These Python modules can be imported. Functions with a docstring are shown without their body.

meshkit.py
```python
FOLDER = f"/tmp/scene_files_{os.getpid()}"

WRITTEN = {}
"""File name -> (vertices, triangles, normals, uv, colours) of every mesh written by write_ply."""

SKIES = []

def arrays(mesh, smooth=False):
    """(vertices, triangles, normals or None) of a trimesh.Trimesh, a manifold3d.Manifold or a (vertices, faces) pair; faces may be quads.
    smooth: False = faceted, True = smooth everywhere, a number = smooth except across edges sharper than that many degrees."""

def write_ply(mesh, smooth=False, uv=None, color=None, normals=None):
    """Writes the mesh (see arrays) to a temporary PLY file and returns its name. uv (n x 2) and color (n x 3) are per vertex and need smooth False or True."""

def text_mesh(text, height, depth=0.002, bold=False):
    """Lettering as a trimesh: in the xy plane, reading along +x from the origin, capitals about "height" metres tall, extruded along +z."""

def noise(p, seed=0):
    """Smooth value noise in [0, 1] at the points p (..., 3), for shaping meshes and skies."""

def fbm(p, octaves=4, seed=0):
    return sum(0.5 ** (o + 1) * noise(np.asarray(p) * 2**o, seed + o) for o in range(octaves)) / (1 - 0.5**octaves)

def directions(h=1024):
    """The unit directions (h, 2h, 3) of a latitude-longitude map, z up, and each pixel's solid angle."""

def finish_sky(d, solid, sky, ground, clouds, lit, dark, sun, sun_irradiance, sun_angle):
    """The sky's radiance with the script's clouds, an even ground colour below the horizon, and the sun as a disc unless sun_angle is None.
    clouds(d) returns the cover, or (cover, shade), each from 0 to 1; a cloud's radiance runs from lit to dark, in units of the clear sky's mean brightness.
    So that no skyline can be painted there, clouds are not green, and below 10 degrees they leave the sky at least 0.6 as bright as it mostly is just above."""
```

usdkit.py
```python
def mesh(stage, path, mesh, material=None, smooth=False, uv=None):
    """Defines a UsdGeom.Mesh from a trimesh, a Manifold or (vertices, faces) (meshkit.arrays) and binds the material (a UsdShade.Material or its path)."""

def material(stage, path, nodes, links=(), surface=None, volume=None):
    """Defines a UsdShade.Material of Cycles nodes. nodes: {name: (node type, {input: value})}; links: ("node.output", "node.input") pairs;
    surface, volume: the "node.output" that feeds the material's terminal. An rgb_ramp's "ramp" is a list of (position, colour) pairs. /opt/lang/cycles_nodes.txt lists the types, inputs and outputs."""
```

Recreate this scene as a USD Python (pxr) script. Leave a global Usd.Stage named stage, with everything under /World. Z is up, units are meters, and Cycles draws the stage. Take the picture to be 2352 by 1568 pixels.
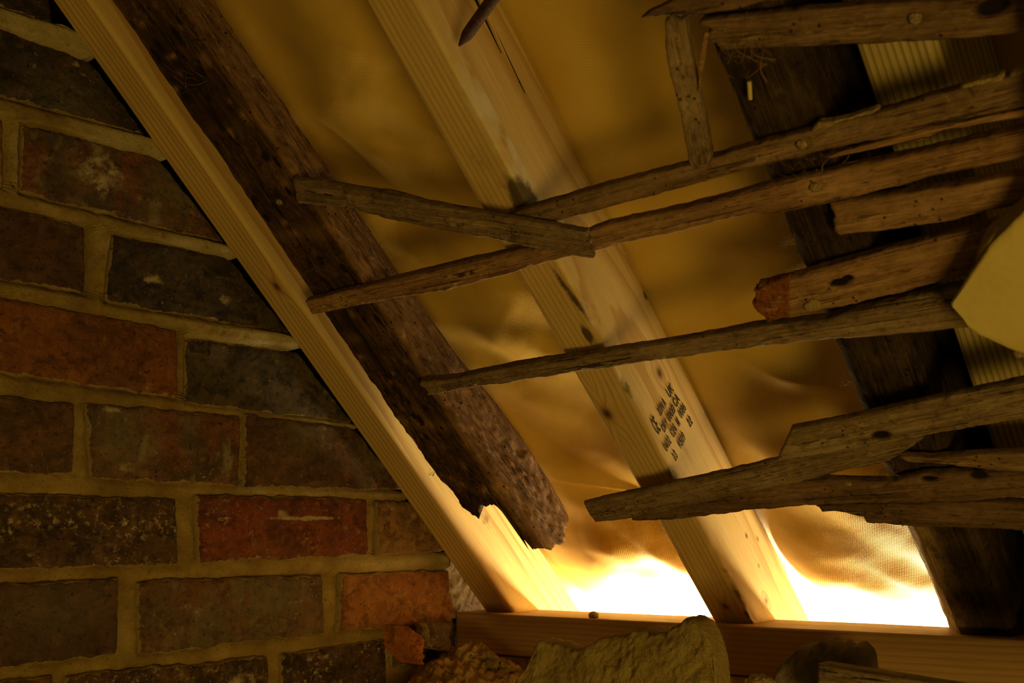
import math, numpy as np, trimesh, usdkit, meshkit
from pxr import Usd, UsdGeom, UsdLux, UsdShade, Gf, Sdf, Vt

stage = Usd.Stage.CreateInMemory()
UsdGeom.SetStageUpAxis(stage, UsdGeom.Tokens.z)
UsdGeom.Xform.Define(stage, '/World')

# ------------------------------------------------------------------ camera, light, exposure
YAW, PITCH = math.radians(40.0), math.radians(10.9)
CAM = np.array([0, 0, 1.45])
FWD = np.array([-math.sin(YAW) * math.cos(PITCH), math.cos(YAW) * math.cos(PITCH), math.sin(PITCH)])


def look(pos, fwd, upv=(0, 0, 1)):
    f = np.array(fwd, float); f /= np.linalg.norm(f)
    r = np.cross(f, upv); r /= np.linalg.norm(r)
    u = np.cross(r, f)
    return Gf.Matrix4d(*r, 0, *u, 0, *(-f), 0, *[float(t) for t in pos], 1)


cam = UsdGeom.Camera.Define(stage, '/World/camera')
cam.CreateHorizontalApertureAttr(36.0)
cam.CreateFocalLengthAttr(36.0 * 2150 / 2352)
cam.CreateFStopAttr(11.0)
cam.CreateFocusDistanceAttr(0.95)
cam.CreateExposureAttr(0.0)
cam.CreateClippingRangeAttr(Gf.Vec2f(0.02, 100))
UsdGeom.Xformable(cam).AddTransformOp().Set(look(CAM, FWD))


def rect(name, pos, to, w, h, color, power):
    l = UsdLux.RectLight.Define(stage, '/World/' + name)
    l.CreateWidthAttr(w); l.CreateHeightAttr(h)
    l.CreateColorAttr(Gf.Vec3f(*color)); l.CreateIntensityAttr(power)
    d = np.array(to, float) - np.array(pos, float)
    UsdGeom.Xformable(l).AddTransformOp().Set(look(pos, d, (0, 1, 0) if abs(d[2]) > .95 * np.linalg.norm(d) else (0, 0, 1)))
    return l


# the strong light behind the wall plate, down in the open eaves
rect('eaves_light', (-.56, 1.215, 1.195), (-.56, 1.405, 2.19), .72, .10, (1.0, .74, .34), 190.0)
# the room's own light, from below and to the right of the camera
rect('room_light', (.70, -.32, .80), (-.55, .62, 1.58), .42, .42, (1.0, .61, .115), 14.5)
# weak light that the walls of the room send back
dome = UsdLux.DomeLight.Define(stage, '/World/room_glow')
dome.CreateColorAttr(Gf.Vec3f(1.0, .62, .085)); dome.CreateIntensityAttr(0.02)

# measured outlines, millimetres in the roof and wall frames
LATHS={
 'A_top_wide':[0.018,[[-254.4,871],[-231.5,866.1],[-211.4,861],[-191.5,855.9],[-152.1,844.4],[-82.5,823.9],[-58.2,817]],[[-252.8,850.3],[-239.4,846.2],[-219,840.6],[-170.3,825.5],[-136.3,815.8],[-86.9,803.2],[-61.9,797]]],
 'B_top_cut':[0.016,[[-286,887.7],[-267.5,889.1],[-248.4,891],[-207.3,886.6],[-76.3,853.5]],[[-290.4,885.1],[-274.1,881.5],[-255.4,874.6],[-230.9,869.1],[-214.3,868],[-80.4,834.4]]],
 'C_long_upper':[0.016,[[-470.8,778.7],[-441.3,779.6],[-390.1,780.8],[-306.6,780.5],[-257.1,781.1],[-212.5,780.3],[-171.6,780.1],[-133.8,781.2],[-92,780.4],[-65.2,780.2]],[[-472.6,775.7],[-439.9,762.9],[-385.1,763.2],[-313.7,764.5],[-255.6,764.6],[-217.7,765.2],[-203.7,764.1],[-164,761.8],[-144.2,764.5],[-126.6,762.3],[-96.3,760.5],[-68.9,760.2]]],
 'C_split':[0.017,[[-210.7,761.2],[-176.8,762.1],[-150.7,763.1],[-126.9,760.6],[-96.5,758.9],[-69.3,757.9]],[[-210.8,759.3],[-178.1,757.8],[-152.6,755.9],[-139.5,758.6],[-104.9,755.3],[-97.4,754.7],[-70.1,753.3]]],
 'D_long_mid':[0.017,[[-757.2,746.7],[-700,746.8],[-607.7,747.4],[-526.7,747.5],[-478.1,747.2],[-431.7,744.5],[-389,750.9],[-320.1,749.1],[-252.7,750.7],[-194.1,749.8],[-154.6,748.6],[-99,747.6],[-71.4,746.7]],[[-761.3,730.8],[-715,728.7],[-636.9,727.6],[-573.5,724.5],[-489.9,727.5],[-439.4,731.4],[-405.1,730.7],[-358.9,732],[-327.9,731.4],[-275.5,732.9],[-248.5,728.1],[-222.8,727.6],[-193.7,728.5],[-159.6,730.2],[-102.7,730.2],[-74.3,730.9]]],
 'E_slipped':[0.0265,[[-669.5,867.7],[-638.1,857.6],[-611,844.6],[-567.7,828.6],[-539.4,813.1],[-473.2,784.1],[-419.7,762.2],[-400.2,753.6]],[[-681.9,844.9],[-655.6,837.4],[-624.8,827.9],[-578.5,803.4],[-534.4,783.7],[-482.2,762.1],[-440.5,744.3],[-405.6,729.2]]],
 'F_low_long':[0.017,[[-676.6,629.7],[-623.4,628.8],[-546.2,633.7],[-448.5,634.4],[-370,635.5],[-303,639],[-253.2,636.3],[-233.7,640.8],[-199.7,643.7],[-168.5,646.6],[-151.5,647.9],[-108.1,650.3]],[[-676.8,611.8],[-626.5,615.2],[-584.4,615.2],[-504.7,617.4],[-433.9,618.9],[-376.9,619.9],[-337.8,620.1],[-301.2,620.2],[-256.6,619.2],[-210.7,615.9],[-167.9,614],[-154.4,613.6],[-115.7,612.9]]],
 'G_rot_end':[0.017,[[-290.9,675.3],[-265.6,675.7],[-230.6,681.2],[-185.7,684.6],[-157.9,687.2],[-131.9,689],[-99.6,692.2]],[[-295,640.6],[-275.5,643.4],[-242.5,644.7],[-210.8,648],[-166.5,654],[-148.8,655.7],[-106.2,659.8]]],
 'H_short':[0.017,[[-219.1,728],[-188.1,724.1],[-149.1,721.4],[-105.1,718.8],[-76.8,717.4]],[[-223.6,702.7],[-195.2,700.3],[-155.4,696.9],[-129.6,699],[-109.3,699.2],[-80.3,698.5]]],
 'I_pale_low':[0.0285,[[-308.7,544.7],[-247.9,554.1],[-188,565.1],[-135.3,573.8],[-101.9,579.8]],[[-332.8,512.1],[-263.4,520.2],[-212.2,529.9],[-142.2,541.7],[-107.7,548.8]]],
 'J_bowed':[0.0236,[[-559.1,461.6],[-530,468.9],[-432.4,488.3],[-380.6,498.8],[-334.9,509.1],[-264.6,519.4],[-230,525.1],[-211.9,528]],[[-557.3,434.4],[-510.7,441.2],[-446.9,455.3],[-374.4,473],[-327.3,482.3],[-271.6,497],[-244.4,503.1],[-214.2,523]]],
 'K_under':[0.0148,[[-518,433.9],[-452.5,449.9],[-378.9,468.1],[-331.9,476],[-304.5,476.4],[-251.5,472.5],[-227.9,479.6],[-196.2,480],[-156.7,479.1],[-121.4,478.3]],[[-520.1,428.4],[-460.7,431.4],[-396,440.7],[-326.2,447.9],[-288.4,448.8],[-253.3,448.2],[-203.7,449.8],[-162.2,453.5],[-125.8,454.4]]],
 'L_bottom':[0.016,[[-324.1,447.5],[-288,449.5],[-252.9,449],[-203.5,450],[-163.4,447.5],[-127.4,446]],[[-321.8,440.7],[-308.2,441.6],[-286.9,434.2],[-286.8,427.5],[-243.2,422.6],[-169.4,419.2],[-132.7,417.2]]],
 'M_split_thin':[0.016,[[-241.6,500.4],[-219,497.7],[-190.5,497.8],[-152.4,498.9],[-117.5,499.2]],[[-235.6,493.6],[-213.6,491.9],[-199.9,488.1],[-180,482.6],[-156.5,479.4],[-121.8,476.1]]],
 'V_hanging':[0.022,[[-260.7,877],[-268.6,843.8],[-271.4,827.8],[-275.7,804.7],[-280.5,784.7],[-283,780.3]],[[-272.8,882],[-282.2,859.2],[-286.2,840.9],[-289.1,821.2],[-298.4,782.6],[-297.2,779.8]]],
 'V_sliver':[0.024,[[-248.7,863.9],[-258.3,848.2],[-269.8,829.8]],[[-251.3,864.8],[-261.5,849.3],[-270.6,830.1]]],
}
POINTS={
 'plaster':[0.045,[[-159,653.2],[-142.9,672],[-127.8,690.3],[-116,700.6],[-105.4,709.5],[-92.1,720.4],[-62.9,742.6],[-55.7,665.1],[-79.8,596.4],[-106.9,600.1],[-126.7,608.2],[-131.5,611.4],[-138.8,617.8],[-148.6,626.3],[-153.4,634.2],[-154.6,641]]],
 'plaster_back':[0.025,[[-160.8,643],[-141.9,669.8],[-137.5,682.1],[-127.9,692.1],[-114.3,703.8],[-106.6,708.8]]],
 'nib1':[0.012,[[-215.1,779.9],[-209,783.4],[-190.2,781.4],[-172.4,782.5],[-171,780.3],[-180.3,778.3],[-196.5,778.7],[-214.8,778.2]]],
 'nib2':[0.012,[[-126,781],[-122.8,782.7],[-112.4,782.6],[-101.7,781.8],[-102.6,777.7],[-113.3,778.5],[-124.8,779.4]]],
 'nib3':[0.012,[[-100.4,779.7],[-96.7,782.3],[-91.7,783.2],[-81.5,782.4],[-82.6,777.5],[-92.8,778.2],[-99.9,777.9]]],
 'rot':[0.0185,[[-290.2,676.2],[-264.9,676.6],[-270.4,658.6],[-276.4,645.4],[-294.2,641.6],[-300.1,659.3]]],
 'nailC':[-222.6,773.3],
 'nailD':[-223.4,742],
 'nailA':[-136.2,830.2],
 'knotG':[-233,665.2],
 'knotI':[-241.1,533.3],
 'nibG':[-256.5,651.3],
 'nailE':[-687.1,852.7],
 'flat':[-243.9,816.5],
 'knotK':[-223.8,474.2],
 'knotK2':[-187.7,476.1],
 'nibK':[-288.2,472.5],
 'holeA':[-97.8,822.4],
 'oldend':[[-747.3,437.7],[-741.8,430.6],[-728.3,430.5],[-713.3,447.7],[-701.5,446.9],[-688.6,452.1],[-684.9,442.6],[-675.2,435.8],[-680.6,413.3],[-678.3,396],[-682.4,378.3],[-678,374.9]],
 'splint':[[926.6,-71.7],[925.2,-75.4],[920.1,-88.5],[845.9,-66],[888.8,-62.6],[900.2,-62.8],[913.7,-66.7]],
 'nailtip':[[-409,456,1808],[-443,467,1798]],
}
BRICKS={
 'a1':[[289,1962.1],[327.9,1961.6],[340.6,1911.4],[294.6,1905.8]],
 'b1':[[296.7,1883.7],[372.1,1883.3],[432.9,1832],[303,1819.6]],
 'c0':[[297.6,1800.4],[306,1800],[311.8,1741.7],[303.5,1741.3]],
 'c2':[[325.4,1801.6],[447.2,1809.3],[531.5,1742.6],[329.3,1740.5]],
 'd1':[[312.4,1723.7],[387.5,1721.5],[392.5,1659.8],[318.8,1658.7]],
 'd2':[[417.8,1720.2],[536.4,1724.6],[620,1658.5],[415,1656]],
 'e1':[[320.5,1641.8],[488.8,1637.1],[494.1,1572.5],[326.7,1578.6]],
 'e2':[[502.3,1631.1],[631.3,1636.4],[714.8,1566.2],[506.8,1569]],
 'f1':[[328.8,1557.2],[392.6,1553.8],[396.3,1493.9],[335.3,1490.4]],
 'f2':[[406.5,1556.4],[568.4,1558.4],[570.8,1487.8],[416.6,1490.7]],
 'f3':[[576.4,1559.5],[715.2,1556.5],[797,1489.7],[579.8,1487.2]],
 'g1':[[337.1,1472.1],[500.6,1471.8],[508,1410.1],[343,1411.9]],
 'g2':[[524.7,1475.2],[745.1,1474.7],[748.9,1412.6],[531.6,1411.4]],
 'g3':[[765,1474],[812.1,1473.2],[880.2,1415.2],[767.2,1411.6]],
 'h1':[[344.3,1398.3],[447.7,1396.4],[451.9,1331.4],[350.9,1332]],
 'h2':[[469.7,1393.8],[683.5,1391.1],[688.9,1329.8],[476.5,1329.7]],
 'h3':[[712.7,1390.9],[885.5,1388],[891.4,1327.3],[712.2,1330.2]],
 'i1':[[352.2,1318.8],[395,1318.1],[396.1,1266.6],[357.3,1266.3]],
 'i2':[[409.5,1316.8],[615.8,1310.4],[622.8,1246.1],[411.2,1264.1]],
 'i3':[[637.7,1310.8],[781.6,1313.5],[787.4,1244.9],[642.9,1247.3]],
 'i4':[[791.7,1323.5],[896.1,1326.9],[903.2,1286.6],[796.5,1282.6]],
}
HEAP={
 'chunk':[[-618.7,1294.9],[-611.5,1304.2],[-601.6,1315.6],[-594.4,1333.7],[-583.6,1336.5],[-567.2,1336.6],[-550.3,1333.2],[-542.7,1333],[-522.1,1342.4],[-503.6,1347.7],[-485.1,1350.9],[-479.4,1355.1],[-467.5,1356.7],[-457.3,1352.9],[-439.1,1356.1],[-434.6,1359.3],[-422.5,1363],[-416.8,1368.1],[-408.4,1368.6],[-399.1,1364.6],[-393.4,1356.9],[-387.8,1339.5],[-386,1319]],
 'lump':[[-377.8,1317.5],[-363.3,1334],[-356.4,1342.5],[-346.6,1344.3],[-337.9,1347.9],[-327.1,1351.2],[-318.9,1350.4],[-311.8,1346.1],[-304.8,1347.7],[-300.1,1342.3],[-297.7,1336],[-327,1317.7]],
 'lump2':[[-386.1,1317.2],[-373.8,1321.3],[-366.2,1316.1]],
 'board':[[-311.3,1341.3],[-297.6,1343.8],[-215,1341.7],[-164.4,1338.5],[-240.4,1338.3]],
 'crumbs':[[-792.5,1295],[-760.5,1291.8],[-738.9,1282.6],[-816.7,1285.4],[-837,1268.3],[-779.7,1276.3]],
 'frame_bottom':[[-1931,1151.9],[-671.3,1282.1],[-177.4,1333.1]],
 'orange':[[782.1,1331.6],[807.2,1312.6],[836.7,1292.6],[804.3,1286.4],[784.9,1305.1]],
 'grey':[[823.2,1330.9],[863,1329.8],[870.9,1317.9],[866.7,1292.8],[834.9,1301]],
}
SPOTS=[('l', 396.2, 1776.7, 32.2, 29.9, 0.72),('l', 347.2, 1774.9, 10.8, 28.6, 0.45),('l', 401.6, 1738.8, 25.6, 5.9, 0.9),('d', 373.7, 1770.1, 12.2, 16.8, 0.7),('d', 476.0, 1776.7, 34.3, 27.3, 0.9),('d', 440.9, 1525.8, 28.4, 34.5, 1.0),('d', 507.4, 1547.5, 12.1, 21.6, 0.8),('d', 389.8, 1374.8, 55.5, 25.7, 0.55),('l', 337.5, 1693.8, 22.6, 3.2, 0.4),('d', 545.5, 1351.7, 30.1, 25.0, 0.7),('l', 447.3, 1499.6, 17.4, 7.3, 0.7),('l', 430.0, 1553.7, 19.3, 4.1, 0.8),('l', 501.2, 1534.1, 11.9, 21.5, 0.5),('d', 471.5, 1527.8, 10.0, 25.0, 0.8),('l', 472.5, 1486.1, 56.2, 3.3, 0.7),('d', 646.9, 1544.1, 30.4, 28.8, 0.6),('d', 756.9, 1525.7, 28.1, 25.7, 0.6),('l', 657.6, 1453.8, 68.5, 3.3, 0.9),('l', 558.6, 1453.5, 20.7, 4.4, 0.6),('l', 628.3, 1458.3, 17.3, 8.3, 0.6),('l', 603.2, 1413.2, 86.7, 3.6, 0.6),('l', 525.3, 1365.5, 29.2, 24.7, 0.5),('d', 617.0, 1363.7, 45.4, 24.3, 0.9),('l', 650.5, 1366.1, 29.5, 4.1, 0.55),('l', 645.5, 1352.8, 35.2, 2.7, 0.55),('l', 515.0, 1378.5, 7.5, 18.5, 0.5),('l', 398.0, 1453.1, 11.8, 7.7, 0.5),('l', 434.1, 1455.1, 25.5, 3.9, 0.5),('l', 469.7, 1437.0, 15.7, 7.2, 0.5),('l', 372.8, 1438.1, 15.0, 11.1, 0.4),('l', 459.2, 1686.2, 16.1, 8.8, 0.75),('l', 543.6, 1679.4, 21.2, 11.6, 0.55),('l', 524.1, 1662.0, 15.3, 11.5, 0.5),('l', 325.5, 1861.2, 7.5, 5.8, 0.6),('l', 364.3, 1876.6, 8.9, 6.1, 0.6),('d', 359.0, 1843.5, 32.6, 21.2, 0.5),('l', 575.5, 1599.5, 7.6, 18.6, 0.5),('l', 524.2, 1586.8, 15.1, 6.3, 0.5),('l', 624.8, 1624.7, 36.0, 9.7, 0.4),('l', 675.0, 1593.4, 31.9, 19.9, 0.4),('l', 589.5, 1292.9, 59.6, 12.7, 0.6),('l', 689.0, 1303.7, 43.5, 9.2, 0.6),('l', 787.6, 1449.0, 28.9, 20.6, 0.3),('l', 382.6, 1581.1, 23.9, 3.2, 0.5),('l', 462.8, 1582.1, 13.6, 4.2, 0.5),('m', 599.0, 1482.2, 22.3, 4.5, 1.0),('m', 444.3, 1536.3, 40.1, 4.1, 0.6),('m', 322.3, 1894.6, 23.0, 8.3, 0.7),('m', 354.3, 1894.9, 16.2, 17.2, 1.0),('m', 427.9, 1820.2, 22.6, 11.2, 1.0),('m', 514.1, 1732.4, 30.9, 11.6, 0.9),('m', 594.6, 1649.7, 34.5, 9.6, 0.9),('m', 692.8, 1483.1, 86.5, 4.9, 0.5),('m', 825.2, 1401.8, 86.0, 7.3, 0.8),('m', 356.4, 1739.7, 44.1, 3.3, 0.6),('m', 318.9, 1770.4, 6.6, 27.9, 0.3),('m', 446.1, 1513.8, 3.5, 8.1, 0.8)]
# ------------------------------------------------------------------ frames: the roof slope (across, up the slope, out of it) and the gable wall
SLOPE = math.radians(44)
UP = np.array([0, -math.cos(SLOPE), math.sin(SLOPE)])
OUT = np.array([0, math.sin(SLOPE), math.cos(SLOPE)])
D0 = 1.6174                                   # distance of the rafters' undersides along OUT
ROOF = (np.array([[1, 0, 0], UP, -OUT]), OUT * D0)
WALLX = -.85
WALL = (np.array([[0, 1, 0], [0, 0, 1], [1, 0, 0]], float), np.array([WALLX, 0, 0]))
PLAIN = (np.eye(3), np.zeros(3))
used = {}


def numbered(path):
    k = used.get(path, 0); used[path] = k + 1
    return path if k == 0 else f'{path}_{k:03d}'


class Thing:
    turn = None

    def __init__(self, name, label, cat, frame=PLAIN, at=(0, 0, 0), group=None, kind=None):
        self.path = numbered('/World/' + name)
        self.at = np.array(at, float)
        x = UsdGeom.Xform.Define(stage, self.path)
        Rm, o = frame
        w = o + self.at @ Rm
        x.AddTransformOp().Set(Gf.Matrix4d(*Rm[0], 0, *Rm[1], 0, *Rm[2], 0, *[float(t) for t in w], 1))
        p = x.GetPrim()
        p.SetCustomDataByKey('label', label); 
        if cat: p.SetCustomDataByKey('category', cat)
        if group: p.SetCustomDataByKey('group', group)
        if kind: p.SetCustomDataByKey('kind', kind)

    def part(self, name, mesh, mat, smooth=True, label=None, kind=None, attrs=None, under=None):
        v, f = mesh if isinstance(mesh, tuple) else (np.array(mesh.vertices), np.array(mesh.faces))
        if self.turn: v = self.turn(v)
        path = numbered((under or self.path) + '/' + name)
        m = usdkit.mesh(stage, path, (np.asarray(v, float) - self.at, f), LOOK[mat], smooth=smooth)
        if attrs:
            api = UsdGeom.PrimvarsAPI(m)
            for k, a in attrs.items():
                a = np.asarray(a, np.float32)
                if a.ndim == 1:
                    api.CreatePrimvar(k, Sdf.ValueTypeNames.FloatArray, 'vertex').Set(Vt.FloatArray.FromNumpy(a))
                else:
                    api.CreatePrimvar(k, Sdf.ValueTypeNames.Color3fArray, 'vertex').Set(Vt.Vec3fArray.FromNumpy(a))
        p = m.GetPrim()
        if label: p.SetCustomDataByKey('label', label)
        if kind: p.SetCustomDataByKey('kind', kind)
        return path


# ------------------------------------------------------------------ materials
class G:
    def __init__(s): s.nodes, s.links, s.c = {}, [], 0

    def n(s, kind, **inp):
        name = f'n{s.c}'; s.c += 1
        vals = {}
        for k, v in inp.items():
            if isinstance(v, str) and '.' in v: s.links.append((v, f'{name}.{k}'))
            else: vals[k] = v
        s.nodes[name] = (kind, vals)
        return name

    def obj(s, scale=(1, 1, 1)):
        t = s.n('texture_coordinate')
        return s.n('mapping', vector=t + '.object', scale=scale) + '.vector'

    def noise(s, sc=(1, 1, 1), scale=10., detail=4., rough=.55, dist=0.):
        return s.n('noise_texture', vector=s.obj(sc), scale=scale, detail=detail, roughness=rough, distortion=dist) + '.fac'

    def rng(s, v, a, b, c=0., d=1., smooth=True):
        return s.n('map_range', range_type='smoothstep' if smooth else 'linear', value=v, from_min=a, from_max=b, to_min=c, to_max=d, clamp=True) + '.result'

    def math(s, op, a, b=0., c=0.):
        return s.n('math', math_type=op, value1=a, value2=b, value3=c) + '.value'

    def mix(s, f, a, b, t='mix'):
        return s.n('mix_color', blend_type=t, fac=f, a=a, b=b) + '.result'

    def ramp(s, f, stops): return s.n('rgb_ramp', fac=f, ramp=stops) + '.color'

    def attr(s, name, out='fac'): return s.n('attribute', attribute=name) + '.' + out

    def mask(s):
        c = s.n('separate_color', color=s.attr('mask', 'color'))
        return c + '.r', c + '.g', c + '.b'

    def bump(s, h, strength=.5, dist=.001, normal=None):
        kw = dict(height=h, strength=strength, distance=dist)
        if normal: kw['normal'] = normal
        return s.n('bump', **kw) + '.normal'

    def bsdf(s, color, rough=.8, normal=None, spec=.3, **kw):
        if normal: kw['normal'] = normal
        return s.n('principled_bsdf', base_color=color, roughness=rough, specular_ior_level=spec, **kw) + '.BSDF'


LOOK = {}


def look_of(name):
    def deco(fn):
        g = G(); out = fn(g)
        LOOK[name] = usdkit.material(stage, '/World/Looks/' + name, g.nodes, g.links, surface=out)
        return fn
    return deco


def pine(name, light, late, axis=1, dirt=.25):
    @look_of(name)
    def _(g):
        along = lambda a, b: (a, b, a) if axis == 1 else (b, a, a)
        ring = g.math('add', g.attr('ring'), g.math('multiply', g.noise(along(30, 3), 1., 3), .9))
        fr = g.math('fraction', ring)
        col = g.ramp(fr, [(0, light), (.45, light), (.86, late), (.94, late), (1, light)])
        col = g.mix(g.rng(g.noise(along(700, 14), 1., 3), .4, .75, 0, .35), col, tuple(.62 * t for t in late))
        blot = g.rng(g.noise(along(14, 5), 1., 4), .45, .75, 0, dirt)
        col = g.mix(blot, col, (.30, .19, .09))
        k, st, pale = g.mask()
        pale = g.math('multiply', pale, g.rng(g.noise((60, 40, 60), 1., 5), .3, .62, 0, 1))
        col = g.mix(pale, col, (.66, .60, .44))
        col = g.mix(g.math('minimum', k, 1.), col, g.ramp(k, [(0, (.42, .22, .09)), (.45, (.30, .13, .05)), (.8, (.10, .05, .025)), (1, (.05, .025, .015))]))
        sn = g.noise((70, 45, 70), 1., 6, .65)
        stf = g.rng(g.math('add', st, g.math('multiply', g.math('subtract', sn, .5), 1.2)), .28, .75, 0, .92)
        stf = g.math('multiply', stf, g.rng(st, .02, .12))
        col = g.mix(stf, col, (.055, .035, .02))
        h = g.math('add', g.math('multiply', g.noise(along(900, 20), 1., 3), .6), g.math('multiply', fr, .25))
        return g.bsdf(col, .62, g.bump(h, .35, .0007), .35)


def aged(name, dark, mid, pale, axis=0, worm=.5, dirt=.5, bump=.8, worn_lit=None):
    @look_of(name)
    def _(g):
        along = lambda a, b: (a, b, a) if axis == 1 else (b, a, a)
        fib = g.noise(along(900, 14), 1., 6, .7)
        band = g.noise(along(160, 7), 1., 4, .6, .6)
        ring = g.math('fraction', g.math('add', g.attr('ring'), g.math('multiply', g.noise(along(40, 4), 1., 3), 1.2)))
        col = g.ramp(band, [(.25, dark), (.5, mid), (.78, pale)])
        col = g.mix(g.rng(ring, .6, .95, 0, .4), col, dark)
        col = g.mix(g.rng(fib, .44, .64, 0, .8), col, tuple(t * .5 for t in dark))
        crack = g.rng(g.noise(along(380, 7), 1., 4, .6, .4), .60, .65)
        col = g.mix(crack, col, tuple(t * .25 for t in dark))
        spots = g.rng(g.noise((90, 90, 90), 1., 6, .7), .6 - .12 * dirt, .78 - .12 * dirt, 0, .85)
        col = g.mix(spots, col, tuple(t * .35 for t in dark))
        dust = g.rng(g.noise((55, 55, 55), 1.7, 7, .75), .58, .74, 0, .55)
        col = g.mix(dust, col, tuple(min(.6, t * 1.35) for t in pale))
        k, st, pl = g.mask()
        col = g.mix(g.math('multiply', pl, g.rng(g.noise(along(120, 60), 1., 5, .7), .3, .6, .25, .95)), col, worn_lit or tuple(min(.7, t * 1.25) for t in pale))
        col = g.mix(g.math('multiply', st, g.rng(g.noise((40, 40, 40), 1., 6, .7), .25, .55, .5, 1)), col, tuple(t * .3 for t in dark))
        vor = g.n('voronoi_texture', vector=g.obj((1, 1, 1)), scale=130., randomness=1.)
        hole = g.math('multiply', g.rng(vor + '.distance', .1, .17, 1, 0), g.rng(g.noise((25, 25, 25), 1., 2), .55 - .1 * worm, .6))
        hole = g.math('multiply', hole, min(1., worm * 1.5))
        col = g.mix(hole, col, (.006, .004, .003))
        col = g.mix(g.rng(k, .1, .6), col, (.012, .008, .005))
        h = g.math('add', g.math('multiply', fib, .5), g.math('multiply', band, .4))
        h = g.math('subtract', h, g.math('multiply', crack, .9))
        h = g.math('subtract', h, g.math('multiply', hole, 1.5))
        h = g.math('add', h, g.math('multiply', g.noise((200, 200, 200), 1.5, 4, .7), .35))
        return g.bsdf(col, .88, g.bump(h, bump, .0016), .18)


pine('pine_by_wall', (.60, .44, .19), (.43, .27, .10))
pine('pine_centre', (.62, .46, .20), (.50, .32, .12), dirt=.45)
pine('pine_right', (.50, .42, .18), (.26, .19, .07))
pine('pine_plate', (.42, .27, .12), (.34, .20, .08), axis=0, dirt=.5)
aged('old_rafter_wood', (.050, .026, .014), (.115, .060, .028), (.24, .135, .066), worn_lit=(.32, .185, .085), axis=1, worm=1., dirt=.9, bump=1.)  # last colour serves real wear and the lit-looking side face
aged('old_rafter_dark', (.026, .016, .010), (.060, .036, .020), (.13, .082, .044), worn_lit=(.36, .24, .11), axis=1, worm=.5, dirt=.9, bump=1.)  # last colour serves lath marks and the lit strip painted at the foot
aged('lath_brown', (.13, .080, .046), (.28, .175, .098), (.41, .275, .165))
aged('lath_grey', (.14, .092, .058), (.28, .195, .12), (.41, .30, .195), dirt=.6)
aged('lath_warm', (.165, .086, .042), (.365, .21, .11), (.49, .32, .18), dirt=.25)
aged('lath_dark', (.075, .044, .026), (.19, .112, .062), (.30, .19, .11), dirt=.7)
aged('lath_dusty', (.15, .10, .06), (.35, .25, .15), (.52, .41, .27), dirt=.7)


@look_of('rotten_wood')
def _(g):
    a = g.noise((260, 260, 260), 1., 6, .7); b = g.noise((60, 90, 60), 1., 4)
    col = g.ramp(b, [(.3, (.17, .060, .022)), (.55, (.33, .12, .04)), (.75, (.42, .19, .075))])
    col = g.mix(g.rng(a, .52, .66, 0, .8), col, (.07, .025, .012))
    return g.bsdf(col, .9, g.bump(a, 1., .003), .1)


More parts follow.
